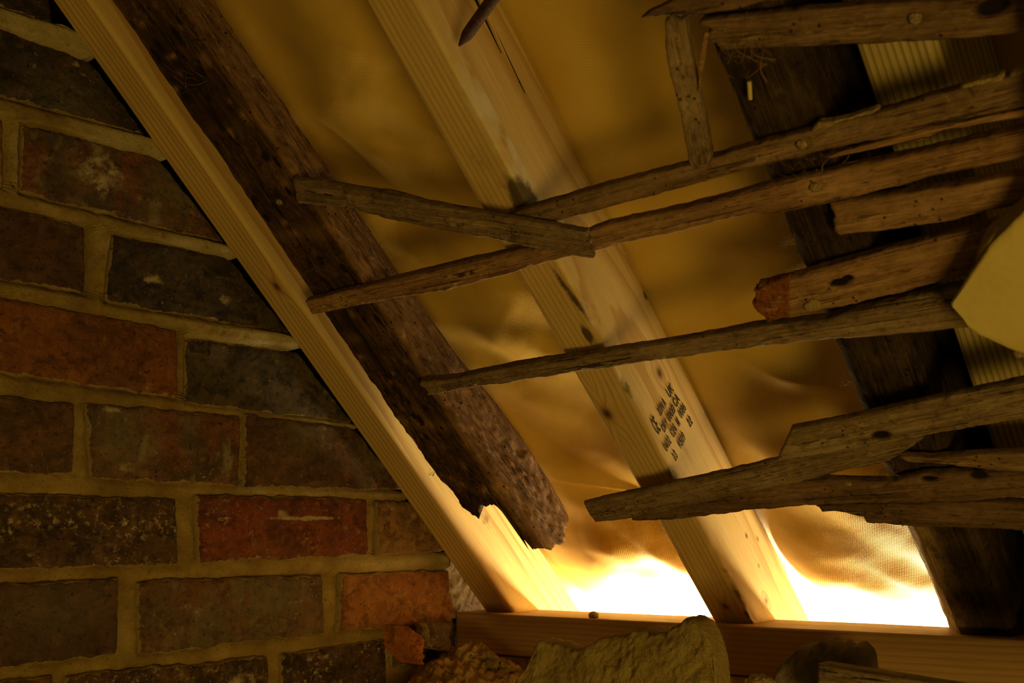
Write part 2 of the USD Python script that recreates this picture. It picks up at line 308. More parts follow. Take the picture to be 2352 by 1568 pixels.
def brick(name, c1, c2, c3, speck=.3, speck_col=(.55, .45, .28), patch=0., low=9., seed=0.):
    @look_of(name)
    def _(g):
        col = g.mix(g.rng(g.noise((1, 1, 1), low * 2.2 + seed, 6, .65, .6), .40, .58), c1, c2)
        col = g.mix(g.rng(g.noise((1.5, 1, 1), 31. + seed, 6, .68), .5, .68, 0, .85), col, c3)
        soot_shade = g.rng(g.noise((1, 1.3, 1), 38. + seed, 7, .72, .5), .47, .62, 0, .8)
        col = g.mix(soot_shade, col, tuple(t * .36 + .004 for t in c1))
        streak = g.noise((110, 22, 60), 1., 5, .65)
        col = g.mix(g.rng(streak, .5, .8, 0, .55), col, tuple(t * .42 for t in c1))
        grit = g.noise((1, 1, 1), 420., 3, .7)
        col = g.mix(g.rng(grit, .55, .75, 0, .5), col, tuple(t * .45 for t in c1))
        if patch:
            col = g.mix(g.rng(g.noise((1.3, .5, 1), 17. + seed, 4, .5, .3), .56, .68, 0, patch), col, (.34, .29, .20))
        sp = g.noise((1, 1, 1), 150., 7, .78)
        area = g.rng(g.noise((1, 1, 1), 24. + seed, 3), .42, .66)
        col = g.mix(g.math('multiply', g.rng(sp, .645 - .10 * speck, .70 - .06 * speck, 0, .9), g.math('add', area, .12)), col, speck_col)
        e, lime, dk = g.mask()
        ln = g.noise((1, 1, 1), 75., 7, .72)
        col = g.mix(g.math('multiply', dk, g.rng(ln, .3, .6, .35, .9)), col, (.21, .18, .115))
        col = g.mix(g.rng(g.math('add', lime, g.math('multiply', g.math('subtract', ln, .5), 1.5)), .45, .8, 0, .9), col, (.56, .47, .31))
        en = g.noise((1, 1, 1), 48., 8, .8)
        col = g.mix(g.rng(g.math('add', e, g.math('multiply', g.math('subtract', en, .5), 2.2)), .66, .82, 0, .9), col, (.46, .35, .16))
        pit = g.rng(g.noise((1, 1, 1), 210., 4, .6), .60, .70)
        col = g.mix(g.math('multiply', g.math('multiply', pit, .8), g.rng(g.noise((1, 1, 1), 33., 3), .42, .6)), col, tuple(t * .3 for t in c1))
        fleck = g.rng(g.noise((1, 1, 1), 230., 6, .8), .37, .29)
        fleck = g.math('multiply', fleck, g.rng(g.noise((1, 1, 1), 41. + seed, 4), .38, .62, .15, 1))
        col = g.mix(g.math('multiply', fleck, min(1., .65 + .3 * speck)), col, tuple(min(.62, t * 2.0 + .08 * k) for t, k in zip(c3, (1, .8, .45))))
        h = g.math('add', g.math('multiply', g.noise((1, 1, 1), 240., 6, .75), .9), g.math('multiply', streak, .4))
        h = g.math('subtract', h, g.math('multiply', pit, .5))
        return g.bsdf(col, .86, g.bump(h, 1., .0035), .25)


brick('brick_black', (.055, .042, .033), (.095, .070, .050), (.16, .095, .055), .45, low=6)
brick('brick_grey', (.080, .066, .050), (.13, .098, .066), (.20, .14, .09), .5, low=7, seed=2)
brick('brick_purple', (.145, .072, .045), (.105, .062, .045), (.20, .11, .062), .25, low=5, seed=4)
brick('brick_red', (.31, .115, .036), (.21, .088, .036), (.38, .165, .055), .4, low=8, seed=1)
brick('brick_crimson', (.27, .066, .026), (.17, .058, .028), (.34, .10, .038), 1.0, low=7, seed=3)
brick('brick_brown', (.19, .098, .046), (.11, .066, .040), (.28, .135, .055), .6, low=11, seed=5)
brick('brick_speckled', (.075, .047, .031), (.13, .068, .037), (.22, .13, .065), 1.25, low=9, seed=6)
brick('brick_patched', (.25, .098, .044), (.10, .074, .052), (.30, .19, .10), .7, (.6, .5, .34), .85, low=6, seed=7)
brick('brick_mixed', (.23, .108, .048), (.16, .115, .07), (.30, .19, .10), .8, patch=.35, low=7, seed=8)
brick('brick_orange', (.42, .18, .055), (.34, .13, .045), (.50, .25, .09), .35, low=7, seed=9)
brick('brick_tan', (.40, .22, .085), (.28, .16, .07), (.48, .32, .15), .5, low=9, seed=10)
brick('brick_raw', (.62, .22, .05), (.52, .16, .04), (.68, .30, .09), .2, low=9, seed=12)
brick('brick_pink', (.72, .58, .47), (.62, .50, .42), (.78, .66, .55), .25, (.12, .10, .09), low=9, seed=11)


@look_of('mortar')
def _(g):
    a = g.noise((1, 1, 1), 22., 5, .6); f = g.noise((1, 1, 1), 380., 6, .8); m = g.noise((1, 1, 1), 95., 6, .7)
    col = g.ramp(a, [(.3, (.30, .205, .060)), (.5, (.45, .325, .10)), (.68, (.60, .46, .175))])
    pale = g.mask()[2]
    col = g.mix(pale, col, g.ramp(a, [(.3, (.64, .53, .28)), (.7, (.78, .67, .40))]))
    col = g.mix(g.rng(m, .56, .72, 0, .55), col, (.19, .125, .05))
    col = g.mix(g.rng(f, .56, .68, 0, .85), col, (.09, .055, .022))
    col = g.mix(g.rng(f, .26, .36, .55, 0), col, (.58, .48, .30))
    h = g.math('add', f, g.math('multiply', m, .9))
    return g.bsdf(col, .92, g.bump(h, 1., .0030), .15)


def plaster(name, c, c2, grit):
    @look_of(name)
    def _(g):
        a = g.noise((1, 1, 1), 14., 5, .6); f = g.noise((1, 1, 1), 240., 5, .75); m = g.noise((1, 1, 1), 60., 5, .65)
        col = g.mix(g.rng(a, .4, .66), c, c2)
        col = g.mix(g.rng(m, .58, .75, 0, grit), col, tuple(t * .55 for t in c2))
        col = g.mix(g.rng(f, .63, .72, 0, grit), col, tuple(t * .3 for t in c2))
        return g.bsdf(col, .9, g.bump(g.math('add', g.math('multiply', f, .8), m), min(1., .15 + grit), .0035 if grit > .3 else .001), .2)


plaster('plaster_smooth', (.62, .53, .21), (.57, .47, .165), .12)
plaster('plaster_rough', (.42, .325, .125), (.30, .225, .085), .8)
plaster('plaster_crumb', (.46, .35, .17), (.32, .22, .10), .9)
plaster('rubble', (.62, .43, .18), (.38, .23, .09), .8)


@look_of('fibre')
def _(g):
    a = g.noise((1, 1, 1), 420., 5, .75, 1.5); b = g.noise((1, 1, 1), 50., 4)
    col = g.ramp(b, [(.3, (.17, .11, .045)), (.7, (.34, .24, .11))])
    col = g.mix(g.rng(a, .55, .7, 0, .6), col, (.07, .045, .02))
    return g.bsdf(col, .95, g.bump(a, 1., .004), .1, sheen_weight=.4)


@look_of('soot_shade')
def _(g):  # near-black that puts the shade of gaps and cracks into colour
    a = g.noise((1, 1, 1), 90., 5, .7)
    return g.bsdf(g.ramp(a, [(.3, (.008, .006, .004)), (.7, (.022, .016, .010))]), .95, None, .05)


@look_of('straw')
def _(g): return g.bsdf((.19, .12, .055), .8, None, .2)


@look_of('rust')
def _(g):
    a = g.noise((1, 1, 1), 300., 5, .7)
    col = g.ramp(a, [(.3, (.020, .012, .010)), (.55, (.055, .025, .016)), (.75, (.13, .05, .022))])
    return g.bsdf(col, .7, g.bump(a, .9, .001), .3, metallic=.25)


@look_of('nail_crust')
def _(g):
    a = g.noise((1, 1, 1), 500., 4, .7)
    col = g.ramp(a, [(.35, (.10, .07, .04)), (.6, (.40, .31, .18)), (.75, (.55, .46, .30))])
    return g.bsdf(col, .9, g.bump(a, 1., .001), .1)


@look_of('ink')
def _(g): return g.bsdf((.035, .022, .028), .7, None, .2)


@look_of('gold_membrane')
def _(g):
    x = g.n('separate_xyz', vector=g.obj((1, 1, 1)))
    ca, sa = math.cos(2.0), math.sin(2.0)
    wob = g.math('multiply', g.noise((1, 1, 1), 18., 2), 5.)
    def stripe(cx, cy, period):
        t = g.math('add', g.math('multiply', x + '.x', 2 * math.pi * cx / period), g.math('multiply', x + '.y', 2 * math.pi * cy / period))
        return g.math('sine', g.math('add', t, wob))
    w = g.math('multiply', stripe(ca, sa, .0034), stripe(sa, -ca, .0029))
    a = g.noise((1, 1, 1), 11., 4, .5)
    col = g.mix(g.rng(a, .35, .65), (.57, .375, .072), (.63, .44, .10))
    col = g.mix(g.rng(w, -.2, .7, 0, .22), col, (.36, .23, .05))
    h = g.math('add', g.math('multiply', w, .5), g.math('multiply', g.noise((1, 1, 1), 60., 3), .2))
    return g.bsdf(col, .42, g.bump(h, .20, .0008), .6)


# ------------------------------------------------------------------ shapes
rngs = np.random.default_rng


def resample(poly, n):
    p = np.asarray(poly, float)
    t = np.r_[0, np.cumsum(np.linalg.norm(np.diff(p, axis=0), axis=1))]; t /= t[-1]
    u = np.linspace(0, 1, n)
    return np.stack([np.interp(u, t, p[:, k]) for k in range(2)], 1)


def fb(p, sc, octaves=3, seed=0):
    return meshkit.fbm(np.asarray(p, float) * np.asarray(sc, float), octaves, seed) - .5


def close_grid(front, back, wrap=3, jitter=None):
    """front and back: nu x nv x 3 grids with the same outline; a closed mesh with a few rings of side wall between them."""
    nu, nv = front.shape[:2]
    idx = np.arange(nu * nv).reshape(nu, nv)
    q = np.stack([idx[:-1, :-1], idx[1:, :-1], idx[1:, 1:], idx[:-1, 1:]], -1).reshape(-1, 4)
    nf = nu * nv
    faces = [q, q[:, ::-1] + nf]
    loop = np.concatenate([idx[:, 0], idx[-1, 1:], idx[-2::-1, -1], idx[0, -2:0:-1]])
    V = [front.reshape(-1, 3), back.reshape(-1, 3)]
    F0, B0 = V[0][loop], V[1][loop]
    rings, base, L = [loop], 2 * nf, len(loop)
    for k in range(1, wrap):
        t = k / wrap
        ring = F0 * (1 - t) + B0 * t
        if jitter is not None: ring = ring + jitter(ring)
        V.append(ring); rings.append(np.arange(L) + base); base += L
    rings.append(loop + nf)
    for a, b in zip(rings[:-1], rings[1:]):
        a2, b2 = np.roll(a, -1), np.roll(b, -1)
        faces.append(np.stack([a, b, b2, a2], 1))
    f = np.vstack(faces)
    f = np.vstack([f[:, [0, 1, 2]], f[:, [0, 2, 3]]])
    v = np.vstack(V)
    if np.einsum('ij,ij->', np.cross(v[f[:, 0]], v[f[:, 1]]), v[f[:, 2]]) < 0: f = f[:, ::-1]
    return v, f


def slab(top, bot, m, thick, step=.002, nv=18, edge=.0015, rough=.0012, edge_rough=.0012, jag=(0, 0), seed=0, grain=(35, 220), dents=(), tilt=(0, 0)):
    """A strip between two traced edges, its face at height m, rounded and roughened: laths, plaster, bricks (frame coordinates)."""
    top, bot = np.asarray(top, float), np.asarray(bot, float)
    L = max(np.linalg.norm(np.diff(top, axis=0), axis=1).sum(), np.linalg.norm(np.diff(bot, axis=0), axis=1).sum())
    nu = max(6, int(L / step) + 1)
    T, B = resample(top, nu), resample(bot, nu)
    vv = np.r_[0, .03, np.linspace(.08, .92, nv - 4), .97, 1]
    u = np.linspace(0, 1, nu)
    P = B[:, None] * (1 - vv[None, :, None]) + T[:, None] * vv[None, :, None]
    w = np.linalg.norm(T - B, axis=1)[:, None]
    de = np.minimum(vv, 1 - vv)[None] * w
    dl = np.minimum(u, 1 - u)[:, None] * L + 0 * de
    # ragged long edges and ends
    across = (T - B) / np.maximum(w, 1e-9)
    along = np.gradient((T + B) / 2, axis=0); along /= np.linalg.norm(along, axis=1)[:, None] + 1e-9
    q = np.concatenate([P, np.full(P.shape[:2] + (1,), seed * 1.37)], -1)
    wig = (fb(q, (70, 70, 1), 3, seed) + .45 * fb(q, (260, 260, 1), 3, seed + 7)) * 1.6 * edge_rough
    P = P + across[:, None] * (wig * np.abs(2 * vv - 1)[None] ** 3)[..., None]
    lines = fb(np.stack([vv * 4.3 + seed, vv * 0, vv * 0], -1), 1, 4, seed + 5)
    lines2 = fb(np.stack([vv * 11 + seed, vv * 0 + 7, vv * 0], -1), 1, 3, seed + 6)
    sh = -jag[0] * (lines - .1) * 2 * np.exp(-(u[:, None] * L / (jag[0] * 1.2 + 1e-6)) ** 2) + jag[1] * (lines2) * 2 * np.exp(-((1 - u[:, None]) * L / (jag[1] * 1.2 + 1e-6)) ** 2)
    P = P + along[:, None] * sh[..., None]
    rnd = lambda d: edge * (1 - np.sqrt(np.maximum(0, 1 - (1 - np.clip(d / edge, 0, 1)) ** 2)))
    lon, lat = (P @ np.array([1., 0]), P @ np.array([0, 1.]))
    q = np.stack([lon, lat, lon * 0 + seed], -1)
    h = m + tilt[0] * (1 - u[:, None]) + tilt[1] * u[:, None] - rnd(de) - rnd(dl) + rough * (1.3 * fb(q, (grain[0], grain[1], 1), 4, seed + 1) + fb(q, (150, 250, 1), 3, seed + 2))
    for (cx, cy, rx, ry, dz) in dents:
        h = h - dz * np.exp(-(((lon - cx) / rx) ** 2 + ((lat - cy) / ry) ** 2) ** 2)
    front = np.concatenate([P, h[..., None]], -1)
    back = front.copy(); back[..., 2] = m - thick + tilt[0] * (1 - u[:, None]) + tilt[1] * u[:, None]
    jit = lambda r: np.stack([fb(r, (300, 300, 300), 2, seed + 3), fb(r, (300, 300, 300), 2, seed + 4), 0 * r[:, 0]], -1) * edge_rough
    v, f = close_grid(front, back, 3, jit)
    e = np.exp(-np.minimum(de, dl) / .0032)
    n = front.shape[0] * front.shape[1]
    edgemask = np.ones(len(v)); edgemask[:n] = e.ravel()
    return v, f, edgemask


def beam(x0, x1, s0, s1, m0, m1, ds=.0025, radii=(.002,) * 4, shift=None, end=None, axis=1):
    """A timber along s: a rounded cross-section lofted in stations. radii: corners (x0,m0) (x1,m0) (x1,m1) (x0,m1). shift(P, N) displaces; end(x, m) is where the low end stops."""
    pts, nor = [], []
    C = [(x0, m0), (x1, m0), (x1, m1), (x0, m1)]
    cdir = [(1, 1), (-1, 1), (-1, -1), (1, -1)]
    ang0 = [math.pi, 1.5 * math.pi, 0, .5 * math.pi]
    for k in range(4):
        r = radii[k]
        cx, cm = C[k][0] + cdir[k][0] * r, C[k][1] + cdir[k][1] * r
        na = 3 if r < .006 else 9
        for a in np.linspace(0, math.pi / 2, na):
            t = ang0[k] + a
            pts.append((cx + r * math.cos(t), cm + r * math.sin(t))); nor.append((math.cos(t), math.sin(t)))
        k2 = (k + 1) % 4
        p0 = np.array(pts[-1]); r2 = radii[k2]
        d2 = np.array([cdir[k2][0], cdir[k2][1]]) * r2 + np.array(C[k2])
        t = ang0[k2]; p1 = d2 + r2 * np.array([math.cos(t), math.sin(t)])
        n = max(1, int(np.linalg.norm(p1 - p0) / ds))
        for j in range(1, n):
            pts.append(tuple(p0 + (p1 - p0) * j / n)); nor.append(nor[-1])
    pts, nor = np.array(pts), np.array(nor)
    ns, K = int((s1 - s0) / ds) + 1, len(pts)
    S = np.linspace(s0, s1, ns)
    P = np.zeros((ns, K, 3)); N = np.zeros((ns, K, 3))
    P[..., 0], P[..., 2], P[..., 1] = pts[:, 0], pts[:, 1], S[:, None]
    N[..., 0], N[..., 2] = nor[:, 0], nor[:, 1]
    ref = P.copy()
    if end is not None:
        e = end(P[0, :, 0], P[0, :, 2])[None]
        P[..., 1] = e + (P[..., 1] - s0) * (s1 - e) / (s1 - s0)
    if shift is not None: P = P + shift(P, N)
    v = P.reshape(-1, 3)
    i = np.arange(ns - 1)[:, None] * K; j = np.arange(K)[None]; j2 = (j + 1) % K
    q = np.stack([i + j, i + j2, i + K + j2, i + K + j], -1).reshape(-1, 4)
    f = [q[:, [0, 1, 2]], q[:, [0, 2, 3]]]
    c0, c1 = len(v), len(v) + 1
    v = np.vstack([v, P[0].mean(0), P[-1].mean(0)])
    jj = np.arange(K)
    f += [np.stack([np.full(K, c0), (jj + 1) % K, jj], 1), np.stack([np.full(K, c1), (ns - 1) * K + jj, (ns - 1) * K + (jj + 1) % K], 1)]
    f = np.vstack(f)
    if np.einsum('ij,ij->', np.cross(v[f[:, 0]], v[f[:, 1]]), v[f[:, 2]]) < 0: f = f[:, ::-1]
    return v, f


def rings(v, pith, size, axis=1, wob=.004, knots=(), seed=0):
    """Growth-ring number at every vertex; knots bend the grain."""
    a, b, l = (v[:, 0], v[:, 2], v[:, 1]) if axis == 1 else (v[:, 1], v[:, 2], v[:, 0])
    a = a + wob * 2 * fb(np.stack([l * 2.5, l * 0, l * 0], -1), 1, 2, seed)
    for (p, r) in knots:
        d = v - np.array(p); dd = np.sqrt((d[:, 0] / r) ** 2 + (d[:, 1] / (2.2 * r)) ** 2 + (d[:, 2] / r) ** 2) if axis == 1 else np.sqrt((d[:, 1] / r) ** 2 + (d[:, 0] / (2.2 * r)) ** 2 + (d[:, 2] / r) ** 2)
        k = np.exp(-(dd / 1.7) ** 2) * r * 1.3
        sgn = np.sign(d[:, 0] if axis == 1 else d[:, 1]) + .001
        a = a + k * sgn; b = b + k * .5
    return np.hypot(a - pith[0], b - pith[1]) / size


def bell(x, c, w): return np.exp(-((x - c) / w) ** 2)


def lump(outline, y0, y1, seed, rough=.004, step=.0025):
    """A broken piece with the outline of a closed polygon (x, z), between two depths in y, with a domed rough face towards -y."""
    import shapely
    poly = shapely.Polygon(outline).buffer(0)
    x0, z0, x1, z1 = poly.bounds
    m = trimesh.creation.extrude_polygon(poly.segmentize(step * 2), y1 - y0, engine='earcut')
    v, f = trimesh.remesh.subdivide_to_size(m.vertices, m.faces, step * 1.6, max_iter=12)
    v = np.array(v); v = np.stack([v[:, 0], y1 - v[:, 2], v[:, 1]], 1)
    mm = trimesh.Trimesh(v, f, process=False); mm.merge_vertices(); 
    if mm.volume < 0: mm.invert()
    v = mm.vertices.copy()
    d = shapely.distance(shapely.points(v[:, 0], v[:, 2]), poly.exterior)
    fr = (y1 - v[:, 1]) / (y1 - y0)
    R = min(.012, (y1 - y0) * .7)
    v[:, 1] += np.where(fr > .5, R * (1 - np.sqrt(np.maximum(0, 1 - (1 - np.clip(d / R, 0, 1)) ** 2))), 0) * .8
    n = mm.vertex_normals
    v += n * (rough * (1.6 * fb(v, 45, 4, seed) + 1.2 * fb(v, 140, 3, seed + 1)))[:, None]
    return v, np.array(mm.faces)


def column_heap(outline, zb, y0, y1, seed, rough, step=.0022, round_=.014):
    """A standing piece whose upper outline z(x) is known: a closed grid between its front at y0 and its back at y1."""
    o = np.asarray(outline, float)
    xs = np.arange(o[0, 0], o[-1, 0] + step / 2, step); zt = np.interp(xs, o[:, 0], o[:, 1])
    zt = zt + rough * .8 * fb(np.stack([xs * 150, xs * 0, xs * 0], -1), 1, 4, seed)
    nv = int((zt.max() - zb) / step) + 2
    vv = np.linspace(0, 1, nv)
    Z = zb + (zt - zb)[:, None] * vv[None]; X = np.repeat(xs[:, None], nv, 1)
    d = np.minimum(np.minimum(X - xs[0], xs[-1] - X), zt[:, None] - Z); d = np.maximum(d, 0)
    k = np.clip(d / round_, 0, 1); bulge = round_ * np.sqrt(1 - (1 - k) ** 2)
    q = np.stack([X, Z, X * 0 + seed], -1)
    r = rough * (2.4 * fb(q, (26, 26, 1), 3, seed) + 1.5 * fb(q, (85, 85, 1), 3, seed + 1) + .6 * fb(q, (260, 260, 1), 2, seed + 2))
    fr = np.stack([X, y0 + round_ - bulge - r, Z], -1); bk = np.stack([X, np.full(X.shape, y1), Z], -1)
    return close_grid(fr, bk, 4, lambda p: np.stack([fb(p, 160, 3, 5), fb(p, 160, 3, 6), fb(p, 160, 3, 7)], -1) * rough)


def tube(path, r0, r1, sides=6):
    p = np.asarray(path, float); n = len(p)
    t = np.gradient(p, axis=0); t /= np.linalg.norm(t, axis=1)[:, None]
    ref = np.array([0, 0, 1.]) if abs(t[0, 2]) < .8 else np.array([1., 0, 0])
    a = np.cross(t, ref); a /= np.linalg.norm(a, axis=1)[:, None]; b = np.cross(t, a)
    ang = np.arange(sides) * 2 * math.pi / sides
    r = np.linspace(r0, r1, n)[:, None, None]
    v = (p[:, None] + r * (np.cos(ang)[None, :, None] * a[:, None] + np.sin(ang)[None, :, None] * b[:, None])).reshape(-1, 3)
    i = np.arange(n - 1)[:, None] * sides; j = np.arange(sides)[None]; j2 = (j + 1) % sides
    q = np.stack([i + j, i + j2, i + sides + j2, i + sides + j], -1).reshape(-1, 4)
    f = [q[:, [0, 1, 2]], q[:, [0, 2, 3]]]
    v = np.vstack([v, p[0], p[-1]]); jj = np.arange(sides)
    f += [np.stack([np.full(sides, n * sides), (jj + 1) % sides, jj], 1), np.stack([np.full(sides, n * sides + 1), (n - 1) * sides + jj, (n - 1) * sides + (jj + 1) % sides], 1)]
    return v, np.vstack(f)


def blob(c, r, seed, sub=3, rough=.35):
    m = trimesh.creation.icosphere(sub, 1.)
    v = np.array(m.vertices); k = 1 + rough * (2.2 * fb(v + seed * 3.1, 1.3, 3, seed) + .9 * fb(v + seed, 5, 2, seed))
    return v * k[:, None] * np.asarray(r, float) + np.asarray(c, float), np.array(m.faces)


def join(parts):
    V, F, n = [], [], 0
    for v, f in parts: V.append(v); F.append(np.asarray(f) + n); n += len(v)
    return np.vstack(V), np.vstack(F)


mm_ = lambda pts: [(a / 1000, b / 1000) for a, b in pts]

# ------------------------------------------------------------------ the gable wall of old bricks
wall = Thing('wall_left', 'old brick gable wall with thick sandy mortar beds, raked along the roof', None, WALL, (.3, 1.3, 0), kind='structure')
wall.at = np.zeros(3); UsdGeom.Xformable(stage.GetPrimAtPath(wall.path)).GetOrderedXformOps()[0].Set(Gf.Matrix4d(0, 1, 0, 0, 0, 0, 1, 0, 1, 0, 0, 0, WALLX, 0, 0, 1))
TONE = dict(a1='brick_black', b1='brick_black', c0='brick_tan', c2='brick_patched', d1='brick_purple', d2='brick_black', e1='brick_red', e2='brick_grey', f1='brick_brown',
            f2='brick_patched', f3='brick_brown', g1='brick_speckled', g2='brick_crimson', g3='brick_tan', h1='brick_purple', h2='brick_mixed', h3='brick_orange', i1='brick_brown',
            i2='brick_speckled', i3='brick_speckled', i4='brick_grey')
LONG = dict(a1=.05, b1=.085, d1=.12, e1=.05, f1=.05, g1=.055, h1=.11, i1=.06)
quads, tones = [], []
for k, q in BRICKS.items():
    q = np.array(mm_(q))
    if k == 'c0': q[[0, 3], 0] -= .19
    if k in LONG: q[[0, 3], 0] -= LONG[k]
    quads.append(q); tones.append(TONE[k])
rnd = rngs(5)
def spots(v, kind):
    out = np.zeros(len(v))
    for k, y, z, ry, rz, am in SPOTS:
        if k == kind: out = np.maximum(out, am * bell(np.hypot((v[:, 0] - y / 1000) / (ry / 1000), (v[:, 1] - z / 1000) / (rz / 1000)), 0, 1))
    return out
for row in 'abcdefghi':                       # the courses go on beyond the edge of the picture
    k = [n for n in BRICKS if n[0] == row][0]
    q = np.array(mm_(BRICKS[k])); left = q[[0, 3], 0].min() - LONG.get(k, .19 if k == 'c0' else 0)
    dz = np.array([[0, .0], [0, .0], [0, .0], [0, .0]])
    for w in (.215, .21):
        right = left - .011; left = right - w
        quads.append(np.array([[left, q[0, 1]], [right, q[0, 1]], [right, q[3, 1]], [left, q[3, 1]]])); tones.append(['brick_brown', 'brick_black', 'brick_red', 'brick_grey', 'brick_purple'][rnd.integers(5)])
low = -.011
for z0 in (1.24,):
    y = -.1
    while y < .85:
        quads.append(np.array([[y, z0], [y + .205, z0], [y + .205, z0 - .066], [y, z0 - .066]])); tones.append(['brick_brown', 'brick_grey', 'brick_red'][rnd.integers(3)]); y += .217
for i, (q, tone) in enumerate(zip(quads, tones)):
    q = q + np.array([[-.0015, .0012], [.0015, .0012], [.0015, -.0012], [-.0015, -.0012]])
    if abs(q[2, 0] - q[1, 0]) > .03: q[1:3, 0] += .006
    pr = rnd.uniform(-.0005, .0025)
    v, f, e = slab([q[0], q[1]], [q[3], q[2]], pr, .055, step=.0022, nv=30, edge=.0035, rough=.0034, edge_rough=.0042, seed=20 + i, grain=(60, 60))
    wall.part('brick', (v, f), tone, attrs=dict(mask=np.stack([e, spots(v, 'l'), spots(v, 'd')], 1)))
zz = np.arange(1.165, 1.985, .0026); Y0 = -.13
yend = np.minimum((D0 - .004 - .7193 * zz) / .6947 + .006, .893)
yend = yend + .009 * fb(np.stack([zz * 60, zz * 0, zz * 0], -1), 1, 4, 3)
beds = np.array([1.322, 1.402, 1.4805, 1.5645, 1.648, 1.733, 1.817, 1.897])
inbed = np.exp(-(np.abs(zz[:, None] - beds[None]).min(1) / .011) ** 4)
yend = np.minimum(yend + .013 * inbed - .015 * (1 - inbed), .893)
nuy = 400
uu = np.linspace(0, 1, nuy)
Yg = Y0 + uu[:, None] * (yend - Y0)[None]; Zg = np.repeat(zz[None], nuy, 0)
sd = np.full(Yg.shape, 9.)
for q in quads:
    c = q.mean(0); b = np.full(Yg.shape, -9.)
    for a0, a1 in zip(q, np.roll(q, -1, 0)):
        t = (a1 - a0) / np.linalg.norm(a1 - a0); nn = np.array([t[1], -t[0]])
        if np.dot(c - a0, nn) > 0: nn = -nn
        b = np.maximum(b, (Yg - a0[0]) * nn[0] + (Zg - a0[1]) * nn[1])
    sd = np.minimum(sd, b)
Q = np.stack([Yg, Zg, Zg * 0], -1)
high = np.clip((Zg - 1.50) / .15, 0, 1)
prof = np.clip(sd / .0065, 0, 1); prof = prof * prof * (3 - 2 * prof)
nearend = np.clip(1 - (yend[None] - Yg) / .10, 0, 1) * np.clip((Zg - 1.44) / .05, 0, 1)
Xg = -.0068 + prof * (.0040 + .0055 * high + .007 * nearend) + .004 * fb(Q, (30, 60, 1), 3, 8) + .0040 * fb(Q, (150, 150, 1), 4, 9)
Xg = np.where(sd < -.003, -.008, Xg)
front = np.stack([Yg, Zg, Xg], -1); back = front.copy(); back[..., 2] = -.07
v, f = close_grid(front, back, 4, lambda r: np.stack([fb(r, 90, 3, 1), fb(r, 90, 3, 2), 0 * r[:, 0]], -1) * .004)
pl = np.zeros(len(v)); pl[:front.shape[0] * front.shape[1]] = (np.clip(nearend * 1.6, 0, 1) * high * .9 + .25 * (Zg > 1.86)).ravel()
v, f, e = slab([(-.15, 2.505), (.9, 1.497), (1.12, 1.287)], [(-.15, 1.17), (.9, 1.17), (1.12, 1.17)], -.075, .04, step=.008, nv=60, edge=.004, rough=.006, seed=97, grain=(40, 40))  # backing added so the slit between bricks and rafter stays black
wall.part('gap_backing', (v, f), 'soot_shade', label='near-black backing added behind the facing bricks to keep the gap dark')
v, f = close_grid(front, back, 4, lambda r: np.stack([fb(r, 90, 3, 1), fb(r, 90, 3, 2), 0 * r[:, 0]], -1) * .004)
wall.part('mortar', (v, f), 'mortar', attrs=dict(mask=np.stack([pl * 0, pl * 0, np.clip(pl + spots(v, 'm'), 0, 1)], 1)), label='sandy mortar smeared proud of the bricks')
v, f, e = slab([(.885, 1.412), (1.10, 1.40)], [(.885, 1.325), (1.10, 1.325)], -.022, .05, nv=24, edge=.004, rough=.002, seed=91, grain=(60, 60))
wall.part('brick', slab([(.885, 1.318), (1.10, 1.318)], [(.885, 1.23), (1.10, 1.23)], -.018, .06, nv=24, edge=.004, rough=.002, seed=93, grain=(60, 60))[:2], 'brick_grey', attrs=None)
wall.part('brick', (v, f), 'brick_pink', attrs=dict(mask=np.stack([e * .4, e * 0, e * 0], 1)), label='pale pinkish brick end beyond the wall plate')
v, f, e = slab([(.893, 1.366), (.907, 1.352), (.915, 1.335)], [(.893, 1.333), (.905, 1.333), (.914, 1.3325)], -.012, .012, nv=10, edge=.003, rough=.003, seed=92)
wall.part('mortar_lump', (v, f), 'brick_tan', attrs=dict(mask=np.stack([e * 0, e * 0, e * 0], 1)))

# ------------------------------------------------------------------ the membrane under the roof covering
ceil = Thing('ceiling', 'golden woven roofing membrane sagging in wrinkles between the rafters', None, ROOF, (0, 0, 0), kind='structure')
nx, ns = 660, 640
gx, gs = np.meshgrid(np.linspace(-1.02, .42, nx), np.linspace(-.12, 1.35, ns), indexing='ij')
bay = np.zeros_like(gx)
for a, b in ((-.79, -.503), (-.457, -.259)):
    t = np.clip((gx - a) / (b - a), 0, 1); bay += np.sin(math.pi * t) ** .8
q = np.stack([gx, gs, gx * 0], -1)
qr = np.stack([gx * .8 + gs * .6, gs * .8 - gx * .6, gx * 0], -1)
low = np.clip((.75 - gs) / .5, 0, 1)
sag = bay * (.007 + .024 * fb(q, (5, 4.2, 1), 2, 31) + .030 * fb(qr, (15, 8, 1), 2, 32) + .0022 * low * fb(q, (9, 30, 1), 2, 34) + .0012 * fb(qr, (30, 44, 1), 2, 33))
sag = sag * np.clip((gs + .02) / .25, .25, 1) - .95 * np.clip(.30 - gs, 0, 1) ** 2
crease = lambda x, s, dx, ds_, w, am: am * np.exp(-(((gx - x) * ds_ - (gs - s) * dx) / w) ** 2) * np.exp(-(((gx - x) * dx + (gs - s) * ds_) / .06) ** 2)
sag += crease(-.60, .36, .93, -.36, .004, .004) + crease(-.33, .36, .9, -.43, .008, .006) + crease(-.36, .52, .8, -.6, .012, .006) + crease(-.36, .60, .9, .4, .010, .005)
front = np.stack([gx, gs, -.097 + sag - .112 * np.clip((gx + .207) / .010, 0, 1)], -1); back = front.copy(); back[..., 2] -= .0012
v, f = close_grid(front[:, ::1], back, 1)
ceil.part('membrane', (v, f), 'gold_membrane')

